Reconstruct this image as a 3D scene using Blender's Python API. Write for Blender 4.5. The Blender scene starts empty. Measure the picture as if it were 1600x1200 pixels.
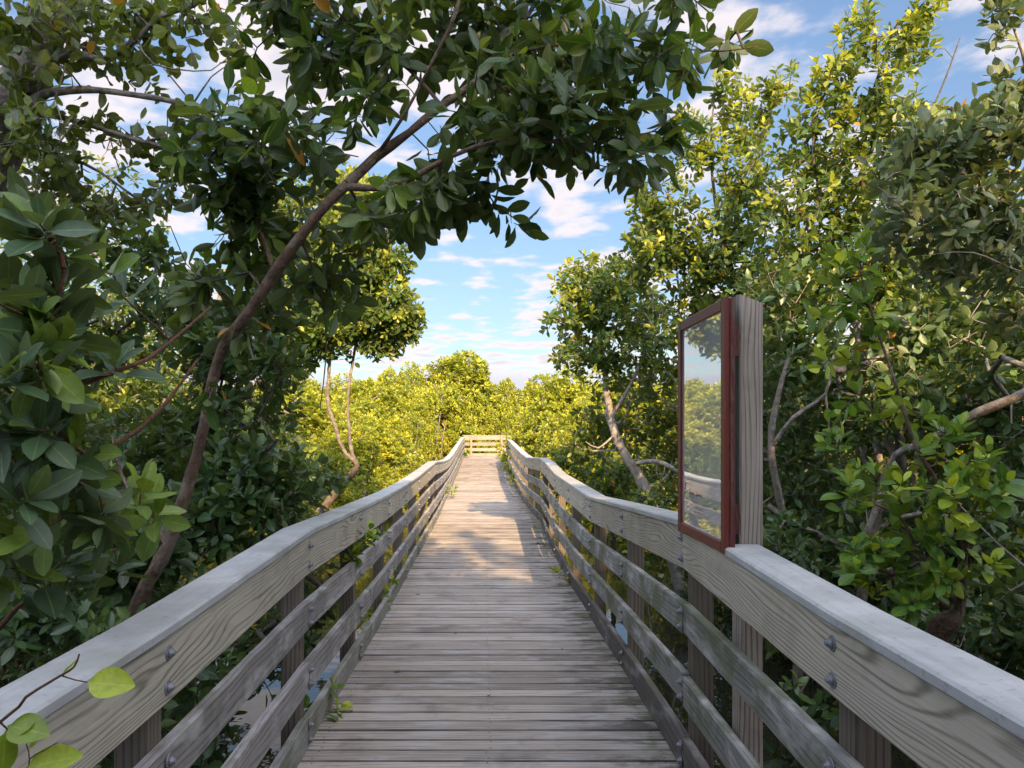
import bpy, math, random
import numpy as np
from mathutils import Vector
R = math.radians
sc = bpy.context.scene
C = sc.collection

# ------------------------------------------------------------------ camera
EYE = 1.53; F = 1150.0; CX = 757.0; HY = 672.0
cam = bpy.data.cameras.new('camera'); cam.sensor_width = 36; cam.lens = F/1600*36
cam.shift_x = (800-CX)/1600; cam.shift_y = (HY-600)/1600
cam.clip_start = 0.05; cam.clip_end = 3000
co = bpy.data.objects.new('camera', cam); C.objects.link(co)
co.location = (0, 0, EYE); co.rotation_euler = (R(90), 0, 0); sc.camera = co

# ------------------------------------------------------------------ sky, sun, exposure
SUN_EL, SUN_AZ = 27.0, 10.3           # behind the camera, a little to its right
w = bpy.data.worlds.new("World"); sc.world = w; w.use_nodes = True
nt = w.node_tree; bg = nt.nodes['Background']; L = nt.links
sky = nt.nodes.new('ShaderNodeTexSky'); sky.sky_type = 'NISHITA'; sky.sun_disc = False
sky.sun_elevation = R(SUN_EL); sky.sun_rotation = R(180-SUN_AZ)
sky.air_density = 1.0; sky.dust_density = 0.6; sky.ozone_density = 1.6
def N(t, **kw):
    n = nt.nodes.new(t)
    for k, v in kw.items(): setattr(n, k, v)
    return n
def M2(op, a, b=None, c=None, clamp=False):
    n = N('ShaderNodeMath', operation=op, use_clamp=clamp)
    for i, x in enumerate((a, b, c)):
        if x is None: continue
        if isinstance(x, (int, float)): n.inputs[i].default_value = x
        else: L.new(x, n.inputs[i])
    return n.outputs[0]
geo = N('ShaderNodeNewGeometry'); sep = N('ShaderNodeSeparateXYZ')
neg = N('ShaderNodeVectorMath', operation='SCALE'); neg.inputs[3].default_value = -1
L.new(geo.outputs['Incoming'], neg.inputs[0]); L.new(neg.outputs[0], sep.inputs[0])
z = M2('MAXIMUM', sep.outputs[2], 0.0)
zz = M2('ADD', z, 0.055)
px = M2('DIVIDE', sep.outputs[0], zz); py = M2('DIVIDE', sep.outputs[1], zz)
comb = N('ShaderNodeCombineXYZ'); L.new(px, comb.inputs[0]); L.new(py, comb.inputs[1])
n1 = N('ShaderNodeTexNoise'); n1.inputs['Scale'].default_value = 3.6; n1.inputs['Detail'].default_value = 7
n1.inputs['Roughness'].default_value = 0.52; n1.inputs['Distortion'].default_value = 0.1
mp = N('ShaderNodeMapping'); mp.inputs['Location'].default_value = (3.7, 1.3, 0); mp.inputs['Scale'].default_value = (1.0, 0.85, 1)
L.new(comb.outputs[0], mp.inputs[0]); L.new(mp.outputs[0], n1.inputs['Vector'])
n2 = N('ShaderNodeTexNoise'); n2.inputs['Scale'].default_value = 0.33; n2.inputs['Detail'].default_value = 2
L.new(mp.outputs[0], n2.inputs['Vector'])
cv = M2('ADD', M2('MULTIPLY', n1.outputs[0], 0.72), M2('MULTIPLY', n2.outputs[0], 0.34))
cm = N('ShaderNodeMapRange', interpolation_type='SMOOTHSTEP'); L.new(cv, cm.inputs[0])
cm.inputs[1].default_value = 0.475; cm.inputs[2].default_value = 0.60; cm.inputs[3].default_value = 0; cm.inputs[4].default_value = 0.93
# thick parts of the clouds are greyer underneath
th = N('ShaderNodeMapRange'); L.new(cv, th.inputs[0]); th.inputs[1].default_value = 0.58; th.inputs[2].default_value = 0.74
ccol = N('ShaderNodeMix', data_type='RGBA'); L.new(th.outputs[0], ccol.inputs[0])
ccol.inputs[6].default_value = (6.6, 6.0, 6.1, 1); ccol.inputs[7].default_value = (4.7, 4.6, 5.2, 1)
# sky behind the camera, round the sun, boosted as added fill light, clouds included
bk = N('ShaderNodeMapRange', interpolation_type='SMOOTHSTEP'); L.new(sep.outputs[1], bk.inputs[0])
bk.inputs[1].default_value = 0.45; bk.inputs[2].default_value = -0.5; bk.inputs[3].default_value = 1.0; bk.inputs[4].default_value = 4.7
tint = N('ShaderNodeMix', data_type='RGBA', blend_type='MULTIPLY'); tint.inputs[0].default_value = 1
L.new(sky.outputs[0], tint.inputs[6]); tint.inputs[7].default_value = (1.24, 1.24, 1.24, 1)
low = N('ShaderNodeMapRange'); L.new(z, low.inputs[0]); low.inputs[1].default_value = 0.0; low.inputs[2].default_value = .45; low.inputs[3].default_value = .58; low.inputs[4].default_value = 1.05
lows = N('ShaderNodeVectorMath', operation='SCALE'); L.new(tint.outputs[2], lows.inputs[0]); L.new(low.outputs[0], lows.inputs[3])
mixc = N('ShaderNodeMix', data_type='RGBA'); L.new(cm.outputs[0], mixc.inputs[0])
L.new(lows.outputs[0], mixc.inputs[6]); L.new(ccol.outputs[2], mixc.inputs[7])
# a low bank of lilac grey cloud along the horizon
hz = N('ShaderNodeMapRange', interpolation_type='SMOOTHSTEP'); L.new(M2('ADD', z, M2('MULTIPLY', n2.outputs[0], -0.05)), hz.inputs[0])
hz.inputs[1].default_value = 0.055; hz.inputs[2].default_value = 0.035; hz.inputs[4].default_value = 0.8
mixh = N('ShaderNodeMix', data_type='RGBA'); L.new(hz.outputs[0], mixh.inputs[0]); L.new(mixc.outputs[2], mixh.inputs[6]); mixh.inputs[7].default_value = (5.0, 4.9, 6.0, 1); mixc = mixh
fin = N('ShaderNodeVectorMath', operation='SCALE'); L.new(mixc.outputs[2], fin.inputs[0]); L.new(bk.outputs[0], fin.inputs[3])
warm = N('ShaderNodeMapRange', interpolation_type='SMOOTHSTEP'); L.new(sep.outputs[1], warm.inputs[0]); warm.inputs[1].default_value = .45; warm.inputs[2].default_value = -.5
wm_ = N('ShaderNodeMix', data_type='RGBA', blend_type='MULTIPLY'); L.new(warm.outputs[0], wm_.inputs[0]); L.new(fin.outputs[0], wm_.inputs[6]); wm_.inputs[7].default_value = (1.0, .975, .90, 1)
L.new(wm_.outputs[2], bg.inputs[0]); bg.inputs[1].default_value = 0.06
sun = bpy.data.lights.new('sun', 'SUN'); sun.energy = 4.7; sun.angle = R(0.55); sun.color = (1.0, 0.65, 0.33)
so = bpy.data.objects.new('sun', sun); C.objects.link(so)
sv = Vector((math.sin(R(SUN_AZ))*math.cos(R(SUN_EL)), -math.cos(R(SUN_AZ))*math.cos(R(SUN_EL)), math.sin(R(SUN_EL))))
so.rotation_euler = sv.to_track_quat('Z', 'Y').to_euler(); so.location = sv*60
sc.view_settings.view_transform = 'Standard'; sc.view_settings.look = 'None'
sc.view_settings.gamma = 1; sc.view_settings.exposure = 1.43
sc.render.engine = 'CYCLES'
sc.cycles.max_bounces = 7; sc.cycles.diffuse_bounces = 4; sc.cycles.glossy_bounces = 3
sc.cycles.transmission_bounces = 3; sc.cycles.sample_clamp_indirect = 6
sc.cycles.use_denoising = True
rng = np.random.default_rng(7); rnd = random.Random(7)

def P(x, y, Y): return np.array(((x-CX)/F*Y, Y, EYE+(HY-y)/F*Y))

# ------------------------------------------------------------------ object helpers
def tag(o, label=None, cat=None, group=None, kind=None):
    if label: o['label'] = label
    if cat: o['category'] = cat
    if group: o['group'] = group
    if kind: o['kind'] = kind
    return o
def empty(name, loc, label, cat, group=None):
    o = bpy.data.objects.new(name, None); C.objects.link(o); o.location = loc; o.empty_display_size = .1
    return tag(o, label, cat, group)
def link(name, me, mat=None, parent=None):
    o = bpy.data.objects.new(name, me); C.objects.link(o)
    if mat is not None and len(me.materials) == 0: me.materials.append(mat)
    if parent is not None:
        o.parent = parent; o.location = -Vector(parent.location)
    return o
def copy_tree(o, loc, rz, scl):
    r = o.copy(); C.objects.link(r); r.location = loc; r.rotation_euler = (0, 0, rz); r.scale = scl
    for ch in list(o.children):
        c = ch.copy(); C.objects.link(c); c.parent = r
    return r

def np_mesh(name, V, quads, tris, attrs, smooth=False):
    me = bpy.data.meshes.new(name)
    V = np.asarray(V, dtype=np.float32).reshape(-1, 3)
    q = np.asarray(quads, dtype=np.int32).reshape(-1, 4); t = np.asarray(tris, dtype=np.int32).reshape(-1, 3)
    me.vertices.add(len(V)); me.vertices.foreach_set('co', V.ravel())
    me.loops.add(q.size+t.size); me.loops.foreach_set('vertex_index', np.concatenate((q.ravel(), t.ravel())))
    me.polygons.add(len(q)+len(t))
    st = np.concatenate((np.arange(len(q))*4, len(q)*4+np.arange(len(t))*3)).astype(np.int32)
    me.polygons.foreach_set('loop_start', st)
    me.polygons.foreach_set('use_smooth', np.full(len(q)+len(t), smooth, dtype=bool))
    for k, a in attrs.items():
        a = np.asarray(a, dtype=np.float32)
        if a.ndim == 2:
            at = me.attributes.new(k, 'FLOAT_VECTOR', 'POINT'); at.data.foreach_set('vector', a.ravel())
        else:
            at = me.attributes.new(k, 'FLOAT', 'POINT'); at.data.foreach_set('value', a.ravel())
    me.update(calc_edges=True)
    return me

# ------------------------------------------------------------------ materials
class NT:
    def __init__(s, name):
        s.m = bpy.data.materials.new(name); s.m.use_nodes = True; s.t = s.m.node_tree
        s.p = s.t.nodes['Principled BSDF']; s.out = s.t.nodes['Material Output']
    def n(s, t, **kw):
        x = s.t.nodes.new(t)
        for k, v in kw.items(): setattr(x, k, v)
        return x
    def put(s, inp, v):
        if v is None: return
        if isinstance(v, bpy.types.NodeSocket): s.t.links.new(v, inp)
        else: inp.default_value = v
    def math(s, op, a, b=None, c=None, clamp=False):
        x = s.n('ShaderNodeMath', operation=op, use_clamp=clamp)
        for i, v in enumerate((a, b, c)): s.put(x.inputs[i], v)
        return x.outputs[0]
    def mix(s, f, a, b, mode='MIX'):
        x = s.n('ShaderNodeMix', data_type='RGBA', blend_type=mode)
        s.put(x.inputs[0], f); s.put(x.inputs[6], (*a, 1) if isinstance(a, tuple) and len(a) == 3 else a)
        s.put(x.inputs[7], (*b, 1) if isinstance(b, tuple) and len(b) == 3 else b)
        return x.outputs[2]
    def rng(s, v, a, b, c=0.0, d=1.0, smooth=True):
        x = s.n('ShaderNodeMapRange', interpolation_type='SMOOTHSTEP' if smooth else 'LINEAR')
        s.put(x.inputs[0], v)
        for i, q in enumerate((a, b, c, d)): x.inputs[i+1].default_value = q
        return x.outputs[0]
    def noise(s, vec, scale, detail=3, rough=.5, dist=0.0):
        x = s.n('ShaderNodeTexNoise'); s.put(x.inputs['Vector'], vec); x.inputs['Scale'].default_value = scale
        x.inputs['Detail'].default_value = detail; x.inputs['Roughness'].default_value = rough; x.inputs['Distortion'].default_value = dist
        return x.outputs[0]
    def attr(s, name):
        x = s.n('ShaderNodeAttribute'); x.attribute_name = name; return x
    def xyz(s, a, b, c):
        x = s.n('ShaderNodeCombineXYZ')
        for i, v in enumerate((a, b, c)): s.put(x.inputs[i], v)
        return x.outputs[0]
    def bump(s, h, strength, dist):
        x = s.n('ShaderNodeBump'); x.inputs['Strength'].default_value = strength; x.inputs['Distance'].default_value = dist
        s.put(x.inputs['Height'], h); s.put(s.p.inputs['Normal'], x.outputs[0]); return x.outputs[0]

def wood(name, light, dark, ring=14.0, var=.25, algae=0.0, bleach=0.0, fine=.5, warp=6.0, stain=0.0, deck=False):
    k = NT(name); a = k.attr('wd'); sp = k.n('ShaderNodeSeparateXYZ'); k.put(sp.inputs[0], a.outputs['Vector'])
    al, ac, sd = sp.outputs
    s17 = k.math('MULTIPLY', sd, 17.3)
    n_ = k.noise(k.xyz(k.math('MULTIPLY', al, .9), k.math('MULTIPLY', ac, 5.5), s17), 1.0, 2, .5)
    ph = k.math('ADD', k.math('MULTIPLY', ac, ring), k.math('MULTIPLY', n_, warp))
    saw = k.math('FRACT', ph)
    tri = k.math('ABSOLUTE', k.math('SUBTRACT', k.math('MULTIPLY', saw, 2.0), 1.0))
    line = k.math('MULTIPLY', k.rng(tri, .45, .98, 0, 1), k.rng(k.noise(k.xyz(k.math('MULTIPLY', al, 1.7), k.math('MULTIPLY', ac, 14.0), s17), 1.0, 2, .5), .3, .6, .45, 1))
    f_ = k.noise(k.xyz(k.math('MULTIPLY', al, 4.0), k.math('MULTIPLY', ac, 260.0), s17), 1.0, 4, .6)
    g = k.math('ADD', k.math('MULTIPLY', line, 1-fine), k.math('MULTIPLY', k.rng(f_, .3, .7), fine))
    col = k.mix(g, light, dark)
    # each board its own tone
    wn = k.n('ShaderNodeTexWhiteNoise', noise_dimensions='1D'); k.put(wn.inputs['W'], sd)
    v = k.math('ADD', k.math('MULTIPLY', wn.outputs[0], var*2), 1-var)
    hsv = k.n('ShaderNodeHueSaturation'); k.put(hsv.inputs['Color'], col); k.put(hsv.inputs['Value'], v); hsv.inputs['Saturation'].default_value = .92; col = hsv.outputs[0]
    tc = k.n('ShaderNodeNewGeometry'); pos = tc.outputs['Position']
    bl = k.noise(k.xyz(k.math('MULTIPLY', al, 3.0), k.math('MULTIPLY', ac, 9.0), s17), 1.0, 5, .62)
    if bleach: col = k.mix(k.math('MULTIPLY', k.rng(bl, .48, .68), bleach), col, (.48, .48, .49))
    st = k.noise(pos, 2.3, 5, .65)
    col = k.mix(k.math('MULTIPLY', k.rng(st, .52, .72), .35+stain), col, tuple(c*.42 for c in dark))
    if algae:
        an = k.noise(pos, 3.1, 5, .6, .4)
        col = k.mix(k.math('MULTIPLY', k.rng(an, .46, .62), algae), col, (.075, .095, .035))
    if deck:
        px = k.n('ShaderNodeSeparateXYZ'); k.put(px.inputs[0], pos)
        # dark mildew streaks and green algae on the right-hand edge where wet litter lies
        edge = k.rng(px.outputs[0], .30, .86)
        ms = k.noise(k.xyz(k.math('MULTIPLY', px.outputs[0], 3.0), k.math('MULTIPLY', px.outputs[1], 7.0), 0.0), 1.0, 6, .7, .3)
        col = k.mix(k.math('MULTIPLY', k.rng(ms, .47, .6), k.math('MULTIPLY', edge, .75)), col, (.035, .032, .034))
        e2 = k.rng(px.outputs[0], .62, .88)
        ag = k.noise(pos, 7.0, 4, .6)
        col = k.mix(k.math('MULTIPLY', k.rng(ag, .42, .6), k.math('MULTIPLY', e2, .5)), col, (.10, .13, .045))
        # cracks along the grain
        cr = k.noise(k.xyz(k.math('MULTIPLY', al, 1.6), k.math('MULTIPLY', ac, 120.0), s17), 1.0, 2, .5)
        col = k.mix(k.rng(cr, .68, .74), col, (.03, .028, .028))
        col = k.mix(k.math('MULTIPLY', k.attr('ed').outputs['Fac'], k.rng(k.noise(k.xyz(k.math('MULTIPLY', al, 2.0), sd, s17), 1.0, 3, .6), .35, .65, .45, .92)), col, (.02, .018, .018))  # grime and gap shade put into the colour of plank sides and chamfers
    k.put(k.p.inputs['Base Color'], col)
    k.p.inputs['Roughness'].default_value = .78; k.p.inputs['Specular IOR Level'].default_value = .3
    k.bump(k.math('ADD', g, k.math('MULTIPLY', bl, .5)), .55, .0016)
    return k.m

M = {}
M['fascia'] = wood('rail_wood', (.48, .45, .37), (.16, .142, .108), ring=52, var=.12, algae=.16, fine=.30, warp=13.0)
M['mid'] = wood('weathered_board_wood', (.33, .315, .31), (.10, .09, .086), ring=40, var=.2, algae=.30, bleach=.75, fine=.5, stain=.15)
M['midmoss'] = wood('mossy_board_wood', (.31, .31, .29), (.085, .085, .072), ring=40, var=.2, algae=.66, bleach=.85, fine=.5, stain=.2)
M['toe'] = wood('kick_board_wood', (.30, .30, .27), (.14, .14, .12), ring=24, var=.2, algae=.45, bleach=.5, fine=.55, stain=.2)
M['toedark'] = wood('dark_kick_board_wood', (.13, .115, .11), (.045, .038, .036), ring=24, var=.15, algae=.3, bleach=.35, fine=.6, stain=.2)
M['post'] = wood('post_wood', (.16, .135, .108), (.045, .036, .029), ring=45, var=.15, algae=.1, fine=.35, warp=2.2)
M['signpost'] = wood('sign_post_wood', (.40, .35, .305), (.10, .078, .062), ring=62, var=.02, fine=.3, warp=9.0)
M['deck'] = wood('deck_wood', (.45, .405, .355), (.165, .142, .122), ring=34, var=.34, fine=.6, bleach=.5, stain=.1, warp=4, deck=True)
M['under'] = wood('joist_wood', (.10, .085, .07), (.04, .035, .03), fine=.6)

M['endwood'] = wood('sunny_rail_wood', (.31, .26, .20), (.15, .12, .09), ring=40, var=.1, fine=.4)
k = NT('cap_composite'); pos = k.n('ShaderNodeNewGeometry').outputs['Position']
c = k.mix(k.rng(k.noise(pos, 5, 6, .65), .35, .7), (.335, .355, .365), (.45, .465, .475))
c = k.mix(k.math('MULTIPLY', k.rng(k.noise(pos, 42, 4, .65), .58, .70), .5), c, (.16, .17, .14))
st_ = k.n('ShaderNodeMapping'); st_.inputs['Scale'].default_value = (60, 1.6, 60); k.put(st_.inputs[0], pos)
c = k.mix(k.math('MULTIPLY', k.rng(k.noise(st_.outputs[0], 1.0, 4, .6), .45, .7), .35), c, (.24, .265, .27))
c = k.mix(k.math('MULTIPLY', k.rng(k.noise(pos, 2.4, 5, .65), .5, .68), .5), c, (.25, .27, .22))
k.put(k.p.inputs['Base Color'], c); k.put(k.p.inputs['Roughness'], k.rng(k.noise(pos, 12, 3), .3, .7, .5, .68)); k.bump(k.noise(pos, 160, 2), .25, .001)
M['cap'] = k.m
k = NT('galvanised_steel'); pos = k.n('ShaderNodeNewGeometry').outputs['Position']
k.put(k.p.inputs['Base Color'], k.mix(k.noise(pos, 90, 3), (.17, .18, .20), (.34, .35, .38)))
k.p.inputs['Metallic'].default_value = .7; k.p.inputs['Roughness'].default_value = .62; M['bolt'] = k.m
k = NT('red_paint'); pos = k.n('ShaderNodeNewGeometry').outputs['Position']
c = k.mix(k.noise(pos, 14, 4), (.095, .014, .011), (.155, .026, .018))
sp = k.n('ShaderNodeMapping'); sp.inputs['Scale'].default_value = (1, 1, .12); k.put(sp.inputs[0], pos)
c = k.mix(k.rng(k.noise(sp.outputs[0], 95, 4, .7), .60, .67), c, (.13, .075, .055))
k.put(k.p.inputs['Base Color'], c); k.p.inputs['Roughness'].default_value = .48; k.bump(k.noise(sp.outputs[0], 90, 3), .4, .001); M['red'] = k.m
k = NT('dark_red_paint'); pos = k.n('ShaderNodeNewGeometry').outputs['Position']
sp = k.n('ShaderNodeMapping'); sp.inputs['Scale'].default_value = (1, 1, .1); k.put(sp.inputs[0], pos)
c = k.mix(k.rng(k.noise(sp.outputs[0], 110, 4, .7), .5, .6), (.085, .016, .014), (.10, .065, .05))
k.put(k.p.inputs['Base Color'], c); k.p.inputs['Roughness'].default_value = .7; M['dred'] = k.m
k = NT('pale_backing'); pos = k.n('ShaderNodeNewGeometry').outputs['Position']
k.put(k.p.inputs['Base Color'], k.mix(k.noise(pos, 6, 4), (.16, .24, .26), (.27, .35, .37))); k.p.inputs['Roughness'].default_value = .8; M['backing'] = k.m
k = NT('display_glass'); gl = k.n('ShaderNodeBsdfGlossy'); gl.inputs['Roughness'].default_value = .012; gl.inputs['Color'].default_value = (.96, .98, 1, 1)
tr = k.n('ShaderNodeBsdfTransparent'); fr = k.n('ShaderNodeFresnel'); fr.inputs[0].default_value = 2.3; mx = k.n('ShaderNodeMixShader')
gp = k.n('ShaderNodeNewGeometry').outputs['Position']
bp = k.n('ShaderNodeBump'); bp.inputs['Strength'].default_value = .05; bp.inputs['Distance'].default_value = .01; k.put(bp.inputs['Height'], k.noise(gp, 3.0, 2)); k.put(gl.inputs['Normal'], bp.outputs[0])
k.put(mx.inputs[0], k.math('ADD', fr.outputs[0], .46, clamp=True)); k.put(mx.inputs[1], tr.outputs[0]); k.put(mx.inputs[2], gl.outputs[0]); k.put(k.out.inputs[0], mx.outputs[0]); df = k.n('ShaderNodeBsdfDiffuse'); df.inputs[0].default_value = (.8, .82, .82, 1); m2 = k.n('ShaderNodeMixShader'); m2.inputs[0].default_value = .30; k.put(m2.inputs[1], mx.outputs[0]); k.put(m2.inputs[2], df.outputs[0]); k.put(k.out.inputs[0], m2.outputs[0]); M['glass'] = k.m
k = NT('faded_print'); k.p.inputs['Base Color'].default_value = (.42, .06, .06, 1); M['print'] = k.m
k = NT('water_surface'); pos = k.n('ShaderNodeNewGeometry').outputs['Position']
k.put(k.p.inputs['Base Color'], k.mix(k.noise(pos, .6, 3), (.020, .022, .014), (.036, .038, .022)))
k.p.inputs['Roughness'].default_value = .02; k.p.inputs['Specular IOR Level'].default_value = .5; k.p.inputs['IOR'].default_value = 1.45
k.bump(k.noise(pos, 2.2, 3), .12, .05); M['water'] = k.m

def bark(name, a, b, lich=(.35, .35, .32), la=.3):
    k = NT(name); pos = k.n('ShaderNodeNewGeometry').outputs['Position']
    c = k.mix(k.rng(k.noise(pos, 22, 5, .65), .3, .7), a, b)
    c = k.mix(k.math('MULTIPLY', k.rng(k.noise(pos, 9, 4, .6), .5, .62), la), c, lich)
    k.put(k.p.inputs['Base Color'], c); k.p.inputs['Roughness'].default_value = .85
    k.bump(k.noise(pos, 60, 5, .7), 1.0, .012); return k.m
M['bark_brown'] = bark('brown_bark', (.060, .036, .022), (.145, .088, .056), (.22, .185, .15), .6)
M['bark_grey'] = bark('grey_bark', (.10, .085, .07), (.23, .20, .17), (.34, .33, .30), .5)
M['bark_pale'] = bark('pale_bark', (.20, .18, .155), (.36, .33, .30), (.10, .085, .07), .5)
M['bark_dark'] = bark('dark_bark', (.045, .035, .028), (.11, .09, .072), (.17, .16, .14), .3)
M['twig_red'] = bark('red_twig_bark', (.10, .04, .025), (.19, .09, .05), (.16, .13, .06), .3)

def leafmat(name, dark, mid, young, yellow=.006, trans=.30, rough=.36, back=.25, vein=.28):
    k = NT(name); a = k.attr('lf'); sp = k.n('ShaderNodeSeparateXYZ'); k.put(sp.inputs[0], a.outputs['Vector'])
    u, v, r = sp.outputs; tn = k.attr('tn').outputs['Fac']
    c = k.mix(r, dark, mid); c = k.mix(tn, c, young)
    c = k.mix(k.math('GREATER_THAN', r, 1-yellow), c, (.42, .20, .03))
    au = k.math('ABSOLUTE', u)
    rib = k.rng(au, .02, .09, 1, 0); c = k.mix(k.math('MULTIPLY', rib, vein), c, tuple(min(1, x*1.7+.05) for x in young))
    pos = k.n('ShaderNodeNewGeometry')
    c = k.mix(k.rng(k.noise(pos.outputs['Position'], 60, 4, .6), .4, .7, 0, .25), c, tuple(x*.6 for x in dark))
    c = k.mix(k.math('MULTIPLY', k.rng(k.noise(pos.outputs['Position'], 170, 3, .6), .66, .72), .6), c, (.10, .075, .02))
    c = k.mix(k.math('MULTIPLY', pos.outputs['Backfacing'], back), c, (.17, .20, .08))
    k.put(k.p.inputs['Base Color'], c)
    k.put(k.p.inputs['Roughness'], k.math('ADD', k.math('MULTIPLY', r, .18), rough-.05)); k.p.inputs['Specular IOR Level'].default_value = .5
    tl = k.n('ShaderNodeBsdfTranslucent'); k.put(tl.inputs[0], k.mix(1.0, c, (2.2, 2.0, .75), 'MULTIPLY'))
    mx = k.n('ShaderNodeMixShader'); mx.inputs[0].default_value = trans
    k.put(mx.inputs[1], k.p.outputs[0]); k.put(mx.inputs[2], tl.outputs[0]); k.put(k.out.inputs[0], mx.outputs[0])
    return k.m
M['leaf_canopy'] = leafmat('canopy_leaf', (.018, .046, .013), (.055, .110, .023), (.15, .23, .03), trans=.30)
M['leaf_olive'] = leafmat('olive_leaf', (.050, .078, .018), (.10, .14, .030), (.22, .27, .05), trans=.34, yellow=.02)
M['leaf_big'] = leafmat('broad_leaf', (.050, .098, .050), (.088, .155, .074), (.21, .32, .035), trans=.2, rough=.42, yellow=.006)
M['leaf_bright'] = leafmat('bright_leaf', (.055, .13, .020), (.12, .235, .030), (.42, .52, .05), trans=.32, yellow=.004, vein=.14)
M['leaf_grey'] = leafmat('greyish_leaf', (.070, .112, .060), (.13, .18, .10), (.20, .27, .11), trans=.22, rough=.55, yellow=.004)
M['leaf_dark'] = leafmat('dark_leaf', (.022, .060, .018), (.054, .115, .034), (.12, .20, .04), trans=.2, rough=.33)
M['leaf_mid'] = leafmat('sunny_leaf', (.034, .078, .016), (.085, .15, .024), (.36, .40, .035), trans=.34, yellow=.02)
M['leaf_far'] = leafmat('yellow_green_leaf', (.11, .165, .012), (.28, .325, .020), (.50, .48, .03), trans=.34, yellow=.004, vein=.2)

# ------------------------------------------------------------------ ground and water
def sheet(name, size, zz, mat, n=2):
    g = np.linspace(-size, size, n); X, Y = np.meshgrid(g, g)
    V = np.stack((X, Y, np.full_like(X, zz)), -1).reshape(-1, 3)
    q = [(j*n+i, j*n+i+1, (j+1)*n+i+1, (j+1)*n+i) for j in range(n-1) for i in range(n-1)]
    o = link(name, np_mesh(name, V, q, [], {}), mat); tag(o, kind='structure'); return o
WZ = -0.78
sheet('water', 1500, WZ, M['water'])

# ------------------------------------------------------------------ boards
class MB:
    def __init__(s): s.V = []; s.F = []; s.A = []; s.E = []
    def sweep(s, path, side, up, w_, h_, seed=0.0, ch=.004, caps=True, swap=False):
        """rectangular board along path; w_ along side vectors, h_ along up vectors; path is the section centre"""
        path = np.asarray(path, float); n = len(path)
        side = np.broadcast_to(np.asarray(side, float), (n, 3)); up = np.broadcast_to(np.asarray(up, float), (n, 3))
        a, b = w_/2, h_/2; c = min(ch, a*.4, b*.4)
        pr = [(-a+c, -b), (a-c, -b), (a, -b+c), (a, b-c), (a-c, b), (-a+c, b), (-a, b-c), (-a, -b+c)]
        dl = np.concatenate(([0], np.cumsum(np.linalg.norm(np.diff(path, axis=0), axis=1))))
        acc = 0.0; off = seed*3.1
        for i in range(8):
            p, q = pr[i], pr[(i+1) % 8]; ln = math.hypot(q[0]-p[0], q[1]-p[1]); b0 = len(s.V)
            for j in range(n):
                for (pp, aa) in ((p, acc), (q, acc+ln)):
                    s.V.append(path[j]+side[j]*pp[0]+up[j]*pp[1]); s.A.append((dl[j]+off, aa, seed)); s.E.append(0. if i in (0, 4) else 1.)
            for j in range(n-1): s.F.append((b0+2*j, b0+2*j+1, b0+2*j+3, b0+2*j+2))
            acc += ln
        if caps:
            for j, rev in ((0, True), (n-1, False)):
                b0 = len(s.V)
                for pp in pr:
                    s.V.append(path[j]+side[j]*pp[0]+up[j]*pp[1]); s.A.append((pp[0]*.3+off, pp[1]+9, seed)); s.E.append(0.)
                q = [b0+k_ for k_ in range(8)]
                if rev: q = q[::-1]
                for m_ in range(3): s.F.append((q[0], q[2*m_+1], q[2*m_+2], q[(2*m_+3) % 8] if 2*m_+3 < 8 else q[7]))
    def mesh(s, name):
        q = np.array([f for f in s.F if len(set(f)) == 4], dtype=np.int32)
        return np_mesh(name, np.array(s.V), q, [], {'wd': np.array(s.A), 'ed': np.array(s.E)})
    def build(s, name, mat, parent=None): return link(name, s.mesh(name), mat, parent)

# surveyed edges of the walkway: depth, left edge, right edge, deck height, left rail height, right rail height
_E = np.array([(-3, -.86, .885, 0), (2, -.86, .885, 0), (3.34, -.848, .883, .01), (4, -.838, .897, 0), (5.3, -.837, .892, -.03), (6.4, -.836, .896, -.05), (8.1, -.845, .88, -.075),
  (9.85, -.84, .89, -.06), (12.2, -.80, .925, -.01), (14.3, -.83, .895, -.04), (16.2, -.873, .86, -.06), (21.2, -.903, .83, -.03), (24.6, -.898, .83, .09), (28, -.90, .80, .20),
  (31.6, -.907, .78, .31), (34.6, -.91, .76, .33), (40, -.91, .76, .33)])
_HL = np.array([(-3, .962), (1.6, .964), (2, .972), (3.55, 1.015), (6.4, .995), (9.4, .985), (12.2, .99), (18.3, .83), (24.6, .84), (34, .845)])
_HR = np.array([(-3, .99), (1.2, 1.01), (1.87, 1.036), (2.64, 1.066), (3.29, 1.088), (6.22, .985), (7.7, 1.02), (9.2, 1.02), (10.7, 1.06), (12.2, 1.045), (15.2, .985), (21.2, 1.09), (27.5, 1.01)])
SV = {0: _E[:, 0], 1: _E[:, 1], 2: _E[:, 2], 3: _E[:, 3]}
def svi(Y, c):
    if c == 4: return np.interp(Y, _HL[:, 0], _HL[:, 1])
    if c == 5: return np.interp(Y, _HR[:, 0], _HR[:, 1])
    return np.interp(Y, SV[0], SV[c])
DECK_END = 34.4; CORNER = 27.8

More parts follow.
